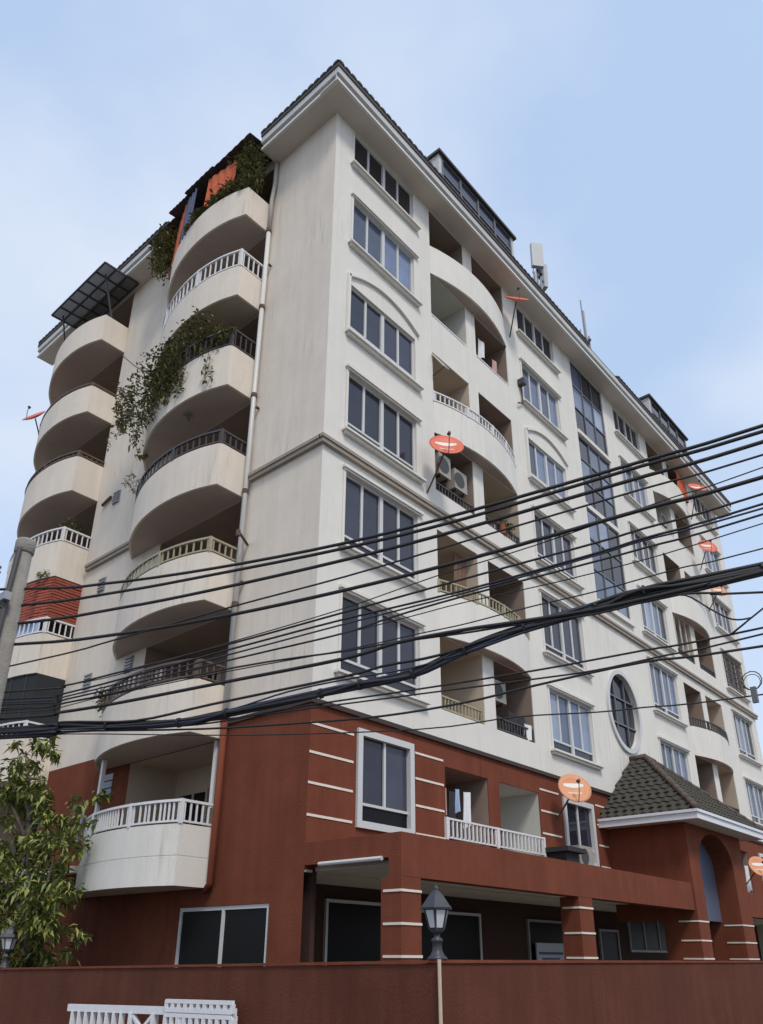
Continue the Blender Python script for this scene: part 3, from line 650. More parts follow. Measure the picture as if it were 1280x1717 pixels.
def tile_mesh(w_, l_):
    # interlocking tile: a shallow wave across, real thickness at the lower edge; local x across, y up the slope, z out
    t = MB(); n_ = 4; o = 0
    for yy, zz in ((0, 0.035), (l_*1.12, 0.006)):
        for i in range(n_+1):
            xx = -w_/2+w_*i/n_; t.v.append((xx, yy, zz+0.022*math.cos(2*math.pi*i/n_)))
    for i in range(n_): t.f.append((i, i+1, n_+1+i+1, n_+1+i))
    o = len(t.v)
    for i in range(n_+1): t.v.append((-w_/2+w_*i/n_, 0, -0.015))
    for i in range(n_): t.f.append((o+i, o+i+1, i+1, i))
    return t.mesh('tile', 'tile_porch')
random.seed(11)
TW, TL = 0.245, 0.245
tm = tile_mesh(TW*0.985, TL)
def lay(P0, ax, up, width_at, nrows, cap):
    ax = Vector(ax).normalized(); up = Vector(up).normalized(); nz_ = ax.cross(up).normalized()
    for r in range(nrows):
        lo, hi = width_at((r+0.5)*TL)
        n_ = int(math.floor((hi-lo)/TW)); 
        x = lo+((hi-lo)-n_*TW)/2+TW/2
        for i in range(n_):
            p = Vector(P0)+ax*x+up*(r*TL)+nz_*0.012
            ob = link('tile', tm, pr)
            R = Matrix((ax, up, nz_)).transposed().to_4x4(); R = R @ Matrix.Rotation(random.uniform(-.02, .02), 4, 'Z') @ Matrix.Rotation(random.uniform(-.015, .02), 4, 'X'); R.translation = p
            ob.matrix_world = R; x += TW
lu = Vector((RX-EX0, 0, RZ-EZ)); ll = lu.length                # left slope: along -y, up +x
lay((EX0, 0, EZ), (0, -1, 0), lu, lambda t: (0.0, 2.70-(2.70+RYF)*t/ll), int(ll/TL), 0)
fu = Vector((0, RYF-EF, RZ-EZ)); fl = fu.length
lay((EX0, EF, EZ), (1, 0, 0), fu, lambda t: ((RX-EX0)*t/fl, EX1-EX0-(EX1-RX)*t/fl), int(fl/TL), 0)
def ridge_caps(p, q, step=0.3):
    p, q = Vector(p), Vector(q); n_ = max(1, int((q-p).length/step)); d = (q-p)/n_
    for i in range(n_): MB().tube([p+d*i*1.0, p+d*(i+1.12)], [0.095, 0.075], 8).build('ridge_cap', 'ridge', pr, True)
ridge_caps((EX0, EF, EZ+0.03), (RX, RYF, RZ+0.04)); ridge_caps((EX1, EF, EZ+0.03), (RX, RYF, RZ+0.04)); ridge_caps((RX, RYF, RZ+0.05), (RX, -0.05, RZ+0.05))
# ------------------------------------------------------------------ red boundary wall
fw_ = thing('boundary_wall', 'long red brown rendered boundary wall in front of the apartment block', 'wall')
m = MB()
y0, y1, za, zb = -4.3, 16.0, 2.345, 1.98
def sl(y): return za+(zb-za)*(y-y0)/(y1-y0)
m.add([(-2.0,y0,-.15),(-1.85,y0,-.15),(-1.85,y1,-.15),(-2.0,y1,-.15),(-2.0,y0,sl(y0)),(-1.85,y0,sl(y0)),(-1.85,y1,sl(y1)),(-2.0,y1,sl(y1))], [(0,3,2,1),(4,5,6,7),(0,1,5,4),(1,2,6,5),(2,3,7,6),(3,0,4,7)])
m.build('wall_panel', 'fence_paint', fw_)
MB().box(-1.85, 34, -4.3, -4.15, -0.15, 2.35).build('wall_panel', 'fence_paint', fw_)
m = MB(); m.box(-2.02, 34, -4.32, -4.13, 2.352, 2.385)
m.add([(-2.02,-4.13,2.347),(-1.83,-4.13,2.347),(-1.83,y1,zb+.002),(-2.02,y1,zb+.002),(-2.02,-4.13,2.38),(-1.83,-4.13,2.38),(-1.83,y1,zb+.034),(-2.02,y1,zb+.034)], [(0,3,2,1),(4,5,6,7),(0,1,5,4),(1,2,6,5),(2,3,7,6),(3,0,4,7)])
m.build('coping', 'red_paint', fw_)
MB().tube([(-2.05, -4.335, 2.39), (-2.045, -4.335, 1.75), (-2.035, -4.335, 1.2), (-2.035, -4.335, 0.0)], 0.020).build('corner_pipe', 'cream_strip', fw_)
MB().tube([(-2.03, -2.75, -0.1), (-2.03, -2.75, 1.60)], 0.014).build('pipe_stub', 'cream_strip', fw_)
# ------------------------------------------------------------------ lamps on the wall
def lamp(loc, sc, label):
    t = thing('wall_lamp', label, 'lamp', loc, group='lantern lamps on the boundary wall')
    t.scale = (sc,)*3
    MB().lathe([(0.12,0),(0.12,0.02),(0.085,0.05),(0.06,0.10),(0.055,0.19),(0.07,0.20),(0.07,0.22),(0.035,0.25),(0.035,0.29)], n=12).build('lamp_base', 'lamp_metal', t, True)
    MB().lathe([(0.05,0.29),(0.09,0.315),(0.095,0.33)], n=6).build('lamp_cup', 'lamp_metal', t)
    m = MB()
    for k in range(6):
        a = math.pi*2*k/6+math.pi/6; m.bar((0.095*math.cos(a),0.095*math.sin(a),0.33), (0.155*math.cos(a),0.155*math.sin(a),0.56), 0.014)
    m.build('lamp_frame', 'lamp_metal', t)
    MB().lathe([(0.085,0.335),(0.142,0.555)], n=6).build('lamp_glass', 'lamp_clear', t)
    g = MB(); 
    for k in (2, 3, 4):
        a0 = math.pi*2*k/6+math.pi/6; a1 = a0+math.pi/3
        f = lambda a, r, z: (r*math.cos(a), r*math.sin(a), z)
        g.add([f(a0+.12,.094,.35), f(a1-.12,.094,.35), f(a1-.12,.150,.545), f(a0+.12,.150,.545)], [(0,1,2,3)])
    g.build('frosted_pane', 'lamp_glass', t)
    MB().lathe([(0.20,0.555),(0.205,0.575),(0.15,0.64),(0.10,0.71),(0.055,0.755),(0.03,0.775),(0.03,0.80),(0.012,0.84)], n=6).build('lamp_cap', 'lamp_metal', t)
lamp((-1.93, -4.22, 2.385), 0.93, 'dark lantern lamp standing on the corner of the red wall')
lamp((-1.93, 5.92, sl(5.92)+0.03), 0.93, 'dark lantern lamp on the red wall beside the leafy tree')
# ------------------------------------------------------------------ sliding gate in front of the wall
g = thing('sliding_gate', 'white metal gate with upright bars parked before the red wall', 'gate')
GX = -2.17
def gz(y): return 1.71+(2.94-y)*0.022
MB().bar((GX, 2.96, gz(2.96)-.05), (GX, -1.13, gz(-1.13)-.05), 0.06, 0.10).build('top_rail', 'gate_white', g)
MB().bar((GX, 2.90, 0.08), (GX, -1.13, 0.12), 0.06, 0.10).build('bottom_rail', 'gate_white', g)
for i in range(8):
    y = 2.80-0.195*i; MB().bar((GX, y, 0.12), (GX, y, gz(y)-0.09), 0.05, 0.075).build('bar', 'gate_white', g)
for y in (1.18, 0.62, -0.04, -1.10): MB().bar((GX, y, 0.12), (GX, y, gz(y)-0.09), 0.055, 0.10).build('post', 'gate_white', g)
m = MB(); m.bar((GX, 1.14, gz(1.1)-.12), (GX, 0.92, 1.45), 0.05); m.bar((GX, 0.66, gz(.66)-.12), (GX, 0.90, 1.45), 0.05); m.bar((GX, 0.91, 1.45), (GX, 0.91, 0.12), 0.05); m.build('brace', 'gate_white', g)
def screen(za_, zb_):
    m = MB(); m.bar((GX-.04, 0.32, zb_-.03), (GX-.04, -1.13, zb_-.005), 0.04, 0.05); m.bar((GX-.04, 0.32, za_+.01), (GX-.04, -1.13, za_+.035), 0.04, 0.05)
    for i in range(11): y = 0.30-0.142*i; m.box(GX-.058, GX-.022, y-.035, y+.035, za_+.02, zb_-.02)
    m.build('lattice_panel', 'gate_white', g)
screen(1.72, 1.87); screen(1.52, 1.70); screen(0.2, 1.45)
# ------------------------------------------------------------------ utility pole, cables
p = thing('utility_pole', 'grey concrete utility pole with a round metal cap', 'utility pole', (-5.93, -1.02, -0.18))
MB().lathe([(0.150,0),(0.122,4),(0.100,7.2)], n=14).build('shaft', 'concrete', p, True)
MB().lathe([(0.104,7.08),(0.118,7.10),(0.118,7.24),(0.104,7.27),(0.05,7.28),(0.02,7.282)], n=14).build('cap', 'concrete', p, True)
MB().bar((-0.15, -0.19, 6.42), (-0.15, 0.9, 6.42), 0.08, 0.10).bar((-0.15, -0.19, 5.55), (-0.15, 0.9, 5.55), 0.08, 0.10).build('cross_arm', 'grey_metal', p)
MB().tube([(-0.10,-0.10,7.1),(-0.125,-0.10,6.5),(-0.14,-0.10,5.2)], 0.032).build('conduit', 'dark_metal', p)
for z in (6.85, 6.55, 6.25, 5.95, 5.65):
    MB().lathe([(0.03,-0.09),(0.07,-0.07),(0.05,-0.02),(0.075,0.0),(0.05,0.03),(0.07,0.07),(0.03,0.09)], (-0.20, 0.24, z), 10).build('insulator', 'insulator', p, True)
MB().tube([(-0.27, 0.30, 7.1), (-0.25, 0.32, 6.0), (-0.24, 0.32, 4.2)], 0.03).build('down_lead', 'cable', p)
CABLES={
'C1':(0.038,[(-5.868, -0.926, 6.464), (-5.437, -2.268, 6.277), (-4.988, -3.667, 6.184), (-4.512, -5.152, 6.162), (-4.13, -6.341, 6.227), (-3.627, -7.909, 6.37), (-3.33, -8.835, 6.463)]),
'C2':(0.038,[(-5.91, -0.795, 6.249), (-5.377, -2.455, 6.137), (-4.986, -3.675, 6.111), (-4.511, -5.154, 6.108), (-4.131, -6.339, 6.163), (-3.629, -7.903, 6.327), (-3.333, -8.827, 6.411)]),
'C3':(0.04,[(-5.92, -0.765, 6.011), (-5.366, -2.49, 5.932), (-4.98, -3.694, 5.932), (-4.51, -5.157, 5.98), (-4.132, -6.335, 6.061), (-3.633, -7.891, 6.22), (-3.338, -8.81, 6.314)]),
'C4':(0.022,[(-5.816, -1.087, 5.457), (-5.346, -2.554, 5.558), (-4.902, -3.935, 5.696), (-4.509, -5.162, 5.796), (-4.134, -6.33, 5.929), (-3.638, -7.877, 6.102), (-3.344, -8.79, 6.195)]),
'C5':(0.042,[(-5.898, -0.832, 5.755), (-5.349, -2.543, 5.619), (-4.924, -3.867, 5.607), (-4.508, -5.166, 5.653), (-4.136, -6.323, 5.737), (-3.645, -7.853, 5.905), (-3.356, -8.756, 5.989)]),
'C6':(0.013,[(-5.548, -1.925, 5.115), (-5.323, -2.624, 5.143), (-4.893, -3.964, 5.307), (-4.521, -5.122, 5.458), (-4.221, -6.06, 5.63), (-3.932, -6.958, 5.759), (-3.573, -8.078, 5.967), (-3.351, -8.772, 6.083)]),
'C7':(0.024,[(-5.548, -1.925, 5.115), (-5.373, -2.469, 5.157), (-4.914, -3.899, 5.285), (-4.521, -5.123, 5.42), (-4.138, -6.316, 5.555), (-3.775, -7.448, 5.675), (-3.652, -7.832, 5.728), (-3.364, -8.731, 5.842)]),
'C8':(0.024,[(-5.541, -1.944, 5.024), (-4.874, -4.024, 5.24), (-4.52, -5.125, 5.351), (-4.14, -6.312, 5.442), (-3.778, -7.438, 5.579), (-3.656, -7.821, 5.639), (-3.368, -8.717, 5.755)]),
'C9':(0.02,[(-5.539, -1.951, 4.989), (-4.872, -4.029, 5.188), (-4.52, -5.127, 5.302), (-4.14, -6.311, 5.418), (-3.779, -7.437, 5.562), (-3.656, -7.819, 5.622), (-3.37, -8.71, 5.718)]),
'C10':(0.022,[(-5.537, -1.957, 4.961), (-4.871, -4.034, 5.13), (-4.519, -5.129, 5.215), (-4.36, -5.627, 5.302), (-4.14, -6.31, 5.394), (-3.78, -7.432, 5.511), (-3.648, -7.844, 5.56), (-3.373, -8.702, 5.67)]),
'C11':(0.014,[(-5.534, -1.966, 4.919), (-4.905, -3.926, 5.007), (-4.518, -5.134, 5.045), (-4.275, -5.889, 5.097), (-4.144, -6.3, 5.122), (-3.961, -6.868, 5.188), (-3.789, -7.404, 5.234), (-3.575, -8.073, 5.322), (-3.389, -8.652, 5.372)]),
'F1':(0.012,[(-5.531, -1.977, 4.864), (-4.862, -4.062, 5.113), (-4.523, -5.118, 5.193), (-4.282, -5.869, 5.266), (-4.141, -6.307, 5.312), (-3.784, -7.419, 5.388), (-3.378, -8.686, 5.57)]),
'B2':(0.04,[(-5.554, -1.903, 4.799), (-5.305, -2.681, 4.812), (-4.901, -3.939, 4.874), (-4.502, -5.184, 4.936), (-4.334, -5.705, 5.016), (-4.145, -6.297, 5.042), (-4.0, -6.748, 5.04), (-3.795, -7.386, 5.046), (-3.536, -8.194, 5.111), (-3.401, -8.615, 5.148)]),
'B3':(0.022,[(-5.533, -1.97, 4.899), (-4.867, -4.045, 5.015), (-4.502, -5.182, 5.013), (-4.354, -5.644, 5.025), (-4.145, -6.296, 5.014), (-4.0, -6.747, 5.018), (-3.796, -7.382, 5.008), (-3.678, -7.751, 5.05), (-3.586, -8.038, 5.066), (-3.499, -8.308, 5.026), (-3.41, -8.587, 4.979)]),
'B4':(0.03,[(-5.519, -2.014, 4.687), (-5.223, -2.936, 4.598), (-4.937, -3.827, 4.667), (-4.5, -5.189, 4.765), (-4.376, -5.577, 4.815), (-4.22, -6.063, 4.841), (-4.03, -6.653, 4.956), (-3.796, -7.384, 5.03), (-3.402, -8.612, 5.128)]),
'B5':(0.02,[(-5.513, -2.031, 4.607), (-5.061, -3.44, 4.517), (-4.869, -4.038, 4.588), (-4.679, -4.63, 4.693), (-4.5, -5.19, 4.736), (-4.301, -5.809, 4.759), (-4.147, -6.289, 4.835), (-3.795, -7.386, 5.051), (-3.399, -8.619, 5.173)]),
'L1':(0.02,[(-5.511, -2.037, 4.58), (-4.995, -3.647, 4.488), (-4.708, -4.541, 4.534), (-4.535, -5.079, 4.55), (-4.278, -5.882, 4.566), (-3.964, -6.861, 4.6), (-3.808, -7.344, 4.629), (-3.693, -7.703, 4.652), (-3.425, -8.541, 4.708)]),
'L2':(0.018,[(-5.515, -2.027, 4.627), (-4.996, -3.643, 4.519), (-4.535, -5.08, 4.516), (-4.278, -5.881, 4.522), (-3.968, -6.846, 4.528), (-3.811, -7.335, 4.538), (-3.645, -7.855, 4.589), (-3.427, -8.533, 4.66)]),
'L3':(0.024,[(-5.512, -2.034, 4.594), (-4.993, -3.651, 4.446), (-4.647, -4.732, 4.386), (-4.389, -5.535, 4.362), (-4.152, -6.273, 4.398), (-3.97, -6.842, 4.472), (-3.697, -7.692, 4.558), (-3.432, -8.517, 4.566)]),
'L4':(0.014,[(-5.511, -2.04, 4.567), (-4.843, -4.119, 4.337), (-4.286, -5.856, 4.208), (-4.022, -6.678, 4.225), (-3.822, -7.301, 4.193), (-3.711, -7.648, 4.191), (-3.452, -8.455, 4.194)]),
'D1':(0.016,[(-3.649, -7.843, 5.076), (-3.58, -8.058, 5.052), (-3.529, -8.215, 4.904), (-3.487, -8.347, 4.795), (-3.446, -8.475, 4.788), (-3.417, -8.564, 4.847)]),
'BM':(0.1,[(-5.542, -1.942, 4.656), (-5.341, -2.57, 4.594), (-5.062, -3.438, 4.529), (-4.892, -3.969, 4.566), (-4.578, -4.946, 4.641), (-4.455, -5.329, 4.677), (-4.296, -5.824, 4.712), (-4.147, -6.291, 4.868), (-3.982, -6.805, 4.992), (-3.794, -7.389, 5.083), (-3.674, -7.764, 5.161), (-3.398, -8.623, 5.194)]),
}

CLAB = {'C1':'thick black cable, topmost of all the wires before the facade','C2':'thick black cable close below the topmost wire','C3':'thick black cable third from the top of the wires','C4':'slender dark cable fourth from the top of the wires',
 'C5':'heaviest black single cable crossing midway between top wires and bundle','C6':'hair thin grey wire just above the heavy middle cable at the right edge','C7':'dark cable just below the heavy middle cable','C8':'dark cable above the bluish pair on the right',
 'C9':'bluish cable running close under a dark one above the bundle','C10':'dark cable next above the thin wire over the bundle','C11':'thin wire just over the thick cable bundle on the right','F1':'faint thin wire fanning across the blank corner wall',
 'B2':'dark strand joining the thick bundle from above at the middle','B3':'dark strand that leaves the bundle and runs flat to the right edge','B4':'dark strand lashed along the lower bundle below the corner window','B5':'thin dark strand merging into the bundle by the red corner',
 'L1':'thin cable first below the bundle on the right','L2':'thin cable second below the bundle on the right','L3':'dark cable third below the bundle, past the oval window top','L4':'lowest thin wire passing across the oval window','D1':'loose drop wire sagging from the bundle at the right edge','BM':'thick twisted bundle of black telecom cables sweeping to the right'}
def spline(q, sub=4):
    q = [Vector(a) for a in q]; res = []
    for i in range(len(q)-1):
        p0, p1, p2, p3 = q[max(i-1,0)], q[i], q[i+1], q[min(i+2,len(q)-1)]
        for s_ in range(sub):
            t = s_/sub; res.append(0.5*((2*p1)+(p2-p0)*t+(2*p0-5*p1+4*p2-p3)*t*t+(3*p1-p0-3*p2+p3)*t**3))
    return res+[q[-1]]
POLE = Vector((-5.9, -0.86, 0)); LATE = Vector((0.30, -0.954, 0))
for k, (dia, q) in CABLES.items():
    q = [Vector(a) for a in q]
    off = ((hash_ := sum(map(ord, k))*37 % 19)/19-0.5)*0.10
    q = [a+Vector((-0.954*off, -0.30*off, 0)) for a in q]
    if k != 'D1':
        if q[0].y < -1.3: q = [Vector((POLE.x+0.12, POLE.y-0.32, q[0].z+0.03))]+q
        q = [q[0]+(q[0]-q[1]).normalized()*7+Vector((0, 0, 0.25))]+q
    d = (q[-1]-q[-2]).normalized(); q = q+[q[-1]+d*4.0+Vector((0,0,0.15))]
    pts = spline(q)
    mb = MB()
    if k == 'BM':
        c = thing('cable_bundle', CLAB[k], 'cable bundle', group='overhead cables')
        for s_ in range(7):
            ph = s_*2.1; rr = 0.028 if s_ else 0.0; n_ = len(pts)
            w_ = []
            for i, p_ in enumerate(pts):
                a = ph+i*0.31*(1 if s_ % 2 else -0.7); sw = 1+0.9*max(0, (i-n_*0.55)/n_)
                w_.append(p_+Vector((-0.954*math.cos(a)*rr*sw*.8, -0.3*math.cos(a)*rr*sw*.8, math.sin(a)*rr*sw)))
            MB().tube(w_, 0.017 if s_ else 0.027, 7).build('strand', 'cable_blue' if s_ in (3, 6) else 'cable', c, True)
        lash = MB()
        for i in range(8, len(pts)-3, 4):
            d = (pts[i+1]-pts[i]).normalized(); lash.tube([pts[i]-d*0.012, pts[i]+d*0.012], 0.052, 8)
        lash.build('lashing', 'cable', c, kind='stuff')
    else:
        mb.tube(pts, dia*0.44, 7).build('cable', 'cable_blue' if k in ('C9', 'B5') else 'cable', None, True, label=CLAB[k], category='cable', group='overhead cables')
t = thing('wire_coil', 'small round coil of spare wire hanging on the lowest cable', 'wire coil', (-3.452-0.02, -8.40, 4.29))
MB().tube([(0, 0.072*math.cos(a/12*2*math.pi), 0.072*math.sin(a/12*2*math.pi)+0.01) for a in range(13)], 0.004, 6).tube([(0, 0.06*math.cos(a/12*2*math.pi), 0.06*math.sin(a/12*2*math.pi)) for a in range(13)], 0.003, 6).build('loop', 'cable', t)
MB().box(-0.015, 0.015, -0.02, 0.02, -0.16, -0.04).build('clamp', 'insulator', t)
# ------------------------------------------------------------------ satellite dishes
def dish(loc, r, label, m='dish_orange', nrm=(-0.58, -0.68, 0.42), mast=None, mark=True):
    t = thing('satellite_dish', label, 'satellite dish', loc, group='orange satellite dishes on the facades')
    nv = Vector(nrm).normalized(); up = Vector((0,0,1)); xa = up.cross(nv).normalized(); ya_ = nv.cross(xa)
    def P(x, y, z): return tuple(xa*x+ya_*y+nv*z)
    b = MB(); n_ = 24; rings = [0.0001, .25, .5, .75, 1.0]; de = 0.20*r
    for side in (0, -0.015):
        o = len(b.v)
        for q in rings:
            for k in range(n_):
                a = 2*math.pi*k/n_; b.v.append(P(q*r*math.cos(a), q*r*math.sin(a), de*q*q+side))
        for i in range(len(rings)-1):
            for k in range(n_):
                k2 = (k+1) % n_; f = (o+i*n_+k, o+i*n_+k2, o+(i+1)*n_+k2, o+(i+1)*n_+k); b.f.append(f if side == 0 else f[::-1])
    e_ = len(rings)-1; N2 = len(rings)*n_
    for k in range(n_): b.f.append((e_*n_+k, e_*n_+(k+1) % n_, N2+e_*n_+(k+1) % n_, N2+e_*n_+k))
    b.build('reflector', m, t, True)
    if mark:                                               # pale lettering too worn to read: a broad word shape and a small line under it
        w = MB()
        def patch(x0, x1, y0, y1):
            n2 = 4; o = len(w.v)
            for i in range(n2+1):
                xx = x0+(x1-x0)*i/n2
                for yy in (y0, y1): w.v.append(P(xx*r, yy*r, de*(xx*xx+yy*yy)+0.006))
            for i in range(n2): w.f.append((o+2*i, o+2*i+2, o+2*i+3, o+2*i+1))
        for i in range(8):
            u = -0.62+i*0.155; h_ = 0.15*math.sqrt(1-((i-3.5)/4.4)**2); patch(u, u+0.155, 0.27-h_, 0.27+h_)
        for i in range(6): patch(-0.42+i*0.145, -0.42+i*0.145+0.12, -0.30, -0.22)
        w.build('faded_mark', 'dish_mark', t, kind='stuff')
    MB().tube([P(0, -r*0.98, de*0.9), P(0, -r*0.55, r*0.62), P(0, -0.05*r, r*0.95)], 0.012, 6).build('feed_arm', 'dark_metal', t)
    MB().tube([P(0, -0.05*r, r*1.02), P(0, 0.0, r*0.82)], [0.035, 0.05], 8).build('feed_horn', 'dark_metal', t)
    if mast:
        mv = Vector(mast)-Vector(loc); MB().tube([P(0, 0, -0.03), tuple(mv*0.5+Vector(P(0,0,-0.1))), tuple(mv)], 0.022, 8).build('bracket', 'rust', t)
dish((3.55, -0.62, 13.80), 0.43, 'bright orange satellite dish beside the loggia with air conditioners', mast=(3.55, -0.01, 12.75))
dish((7.80, -0.55, 21.86), 0.40, 'orange satellite dish close under the eave by the front', mast=(8.15, -0.01, 20.9), nrm=(-0.50, -0.58, 0.64))
dish((8.48, -0.62, 6.23), 0.42, 'faded peach satellite dish above the narrow red base window', 'dish_faded', mast=(8.62, -0.01, 5.6))
dish((22.6, -0.70, 18.80), 0.42, 'orange satellite dish on the far right end of the block', mast=(23.5, -0.01, 18.3))
dish((22.5, -0.75, 21.75), 0.42, 'orange satellite dish by the orange curtain near the roof end', mast=(23.5, -0.01, 20.9), nrm=(-0.5, -0.6, 0.6))
dish((23.3, -0.62, 16.95), 0.36, 'small pale orange satellite dish under the far right dish', 'dish_faded', mast=(23.6, -0.01, 16.3))
dish((22.0, -0.62, 5.46), 0.40, 'faded orange satellite dish on the red base past the porch', 'dish_faded', mast=(22.2, -0.01, 4.9))
dish((-0.95, 13.05, 18.90), 0.40, 'red satellite dish seen edge on at the street side corner', nrm=(-0.75, -0.25, 0.6), mast=(-0.55, 13.3, 18.3), mark=False)
# ------------------------------------------------------------------ air conditioners and small wall fittings
def aircon(loc, label, w_=0.8, h=0.55, d=0.3, legs=True):
    t = thing('air_conditioner', label, 'air conditioner', loc, group='air conditioner outdoor units')
    MB().box(0, w_, 0, d, 0, h).build('casing', 'ac_white', t)
    m = MB(); n_ = 16; cx, cz, r = w_*0.38, h/2, h*0.38; o = len(m.v)
    m.v.append((cx, -0.006, cz)); m.v += [(cx+r*math.cos(2*math.pi*k/n_), -0.006, cz+r*math.sin(2*math.pi*k/n_)) for k in range(n_)]
    m.f += [(o, o+1+k, o+1+(k+1) % n_) for k in range(n_)]; m.build('fan_grille', 'ac_grille', t)
    for xx in (0.1, w_-0.1): MB().bar((xx, 0.02, -0.03), (xx, d+0.05, -0.03), 0.05).build('bracket', 'rust', t)
aircon((4.25, 0.12, 13.75), 'white air conditioner hanging behind the bright orange dish', 0.5, 0.65)
aircon((4.90, 0.10, 13.62), 'white air conditioner next to the loggia pier under the bowed balcony', 0.55, 0.6)
aircon((6.45, 0.25, 8.25), 'white air conditioner in the dark loggia above the red base', 0.55, 0.55)
aircon((8.86, -0.42, 4.45), 'white air conditioner below the peach satellite dish', 0.70, 0.52)
aircon((6.55, 0.35, 16.6), 'white air conditioner in the loggia left of the wall lamp', 0.6, 0.5)
aircon((20.2, 0.2, 19.3), 'white air conditioner with round grille in the far upper loggia', 0.5, 0.55)
aircon((6.6, 0.35, 21.65), 'white air conditioner behind the topmost bowed parapet', 0.6, 0.5)
aircon((7.0, 0.3, 12.0+1.1), 'low white air conditioner behind a dark rail in the arched loggia', 0.6, 0.4)
t = thing('shed_box', 'dark wooden box with flat lid beside the white rail', 'box', (7.95, -0.55, 4.17))
MB().box(0, 0.6, 0, 0.5, 0, 0.55).build('case', 'cloth_dark', t); MB().box(-0.12, 0.78, -0.12, 0.53, 0.553, 0.66).build('lid', 'cloth_dark', t)
t = thing('sun_flap', 'cream board propped out at the upper loggia edge', 'board', (3.86, -0.02, 16.55))
MB().add([(0,0,0.75),(0.05,-0.02,0.75),(0.22,-0.42,0.12),(0.0,-0.40,0.12),(0.0,0.0,0.72),(0.05,0,0.72),(0.22,-0.40,0.09),(0,-0.38,0.09)], [(0,1,2,3),(7,6,5,4),(0,3,7,4),(1,5,6,2),(3,2,6,7)]).build('panel', 'beige_metal', t)
MB().bar((0.02, -0.38, 0.1), (0.02, -0.01, 0.0), 0.03).build('stay', 'rust', t)
t = thing('wall_light', 'small dark light box on the pier between loggia and window', 'wall light', (8.50, -0.01, 19.2))
MB().box(-0.09, 0.09, -0.22, 0, -0.1, 0.12).build('housing', 'dark_metal', t); MB().tube([(0.06,-0.03,-0.1),(0.06,-0.05,-0.75),(-0.28,-0.08,-0.95)], 0.025).build('conduit', 'rust', t)
t = thing('name_board', 'pale blue board leaning in the carport doorway', 'board', (9.42, 1.30, 2.0))
MB().box(0, 1.38, 0, 0.04, 0.0, 0.77).build('sheet', 'board_white', t)
MB().box(0.08, 1.3, -0.006, -0.001, 0.50, 0.56).box(0.2, 1.1, -0.006, -0.001, 0.38, 0.42).build('dark_line', 'curtain_blue', t)
t = thing('meter_box', 'small pale box high on the carport back wall', 'meter box', (18.6, 1.35, 3.5))
MB().box(0, 0.5, 0, 0.12, 0, 0.32).build('case', 'beige_metal', t); MB().box(0.06, 0.44, -0.012, -0.002, 0.05, 0.27).build('lid', 'ac_white', t)
for x, y, lab in ((2.6, -0.95, 'tube light on the carport ceiling above the corner lamp'), (6.3, -0.9, 'tube light on the carport ceiling by the second column'), (10.3, -1.3, 'tube light on the carport ceiling next to the porch')):
    t = thing('tube_light', lab, 'tube light', (x, y, 3.70), group='carport tube lights')
    MB().box(0, 1.15, -0.09, 0.09, -0.03, 0.015).build('tray', 'fluoro', t); MB().tube([(0.04,0,-0.05),(1.11,0,-0.05)], 0.02).build('tube', 'window_white', t)
# ------------------------------------------------------------------ laundry and curtains
def cloth(name, pts, w_, h, m, label, cat, waves=3, amp=0.04, group=None):
    (x0, y0, z0), (x1, y1, z1) = pts; t = MB(); n_ = 14; k_ = 4
    dx, dy = x1-x0, y1-y0; l = math.hypot(dx, dy); nx, ny = -dy/l, dx/l
    for s_ in (0, 0.012):
        o = len(t.v)
        for i in range(n_+1):
            u = i/n_
            for j in range(k_+1):
                v = j/k_; a = amp*math.sin(u*waves*2*math.pi+v)*(0.4+v)+s_
                t.v.append((x0+dx*u+nx*a, y0+dy*u+ny*a, z0+(z1-z0)*u-h*v*(1+0.04*math.sin(u*9))))
        for i in range(n_):
            for j in range(k_):
                q = o+i*(k_+1)+j; f = (q, q+k_+1, q+k_+2, q+1); t.f.append(f if s_ == 0 else f[::-1])
    o = t.build(name, m, None, True); o['label'] = label; o['category'] = cat
    if group: o['group'] = group
    return o
cloth('shirt', ((4.78, 0.10, 5.72), (5.02, 0.08, 5.74)), 0.3, 0.75, 'cloth_white', 'white and blue shirt drying above the white rail', 'laundry', 1)
cloth('towel', ((4.62, 0.2, 5.78), (4.76, 0.2, 5.78)), 0.3, 0.5, 'cloth_blue', 'blue towel hanging beside the white shirt', 'laundry', 1)
cloth('dress', ((4.38, 0.2, 5.7), (4.6, 0.2, 5.7)), 0.3, 0.72, 'cloth_dark', 'dark garment drying next to the blue towel', 'laundry', 1)
cloth('blouse', ((4.15, 0.25, 5.75), (4.36, 0.25, 5.75)), 0.3, 0.6, 'cloth_pink', 'dusty pink garment at the edge of the base loggia', 'laundry', 1)
cloth('sheet', ((6.45, 0.12, 19.75), (6.75, 0.1, 19.7)), 0.3, 0.7, 'cloth_white', 'white cloth drying in the loggia under the eave dish', 'laundry', 1)
cloth('towel', ((7.15, 0.1, 19.4), (7.4, 0.1, 19.4)), 0.3, 0.5, 'cloth_pink', 'greyish towel drying over the dark parapet rail', 'laundry', 1)
cloth('bedsheet', ((6.9, 0.15, 8.05), (7.6, 0.1, 8.0)), 0.3, 0.75, 'cloth_dark', 'dark cloth drying below the air conditioner', 'laundry', 2)
cloth('towel', ((7.45, 0.04, 7.82), (7.8, 0.04, 7.82)), 0.3, 0.42, 'cloth_white', 'white towel draped at the loggia corner above the red base', 'laundry', 1)
cloth('curtain', ((5.0, 0.3, 11.8), (5.5, 0.3, 11.8)), 0.3, 1.3, 'wood', 'brown curtain hanging in the olive railed loggia', 'curtain', 3)
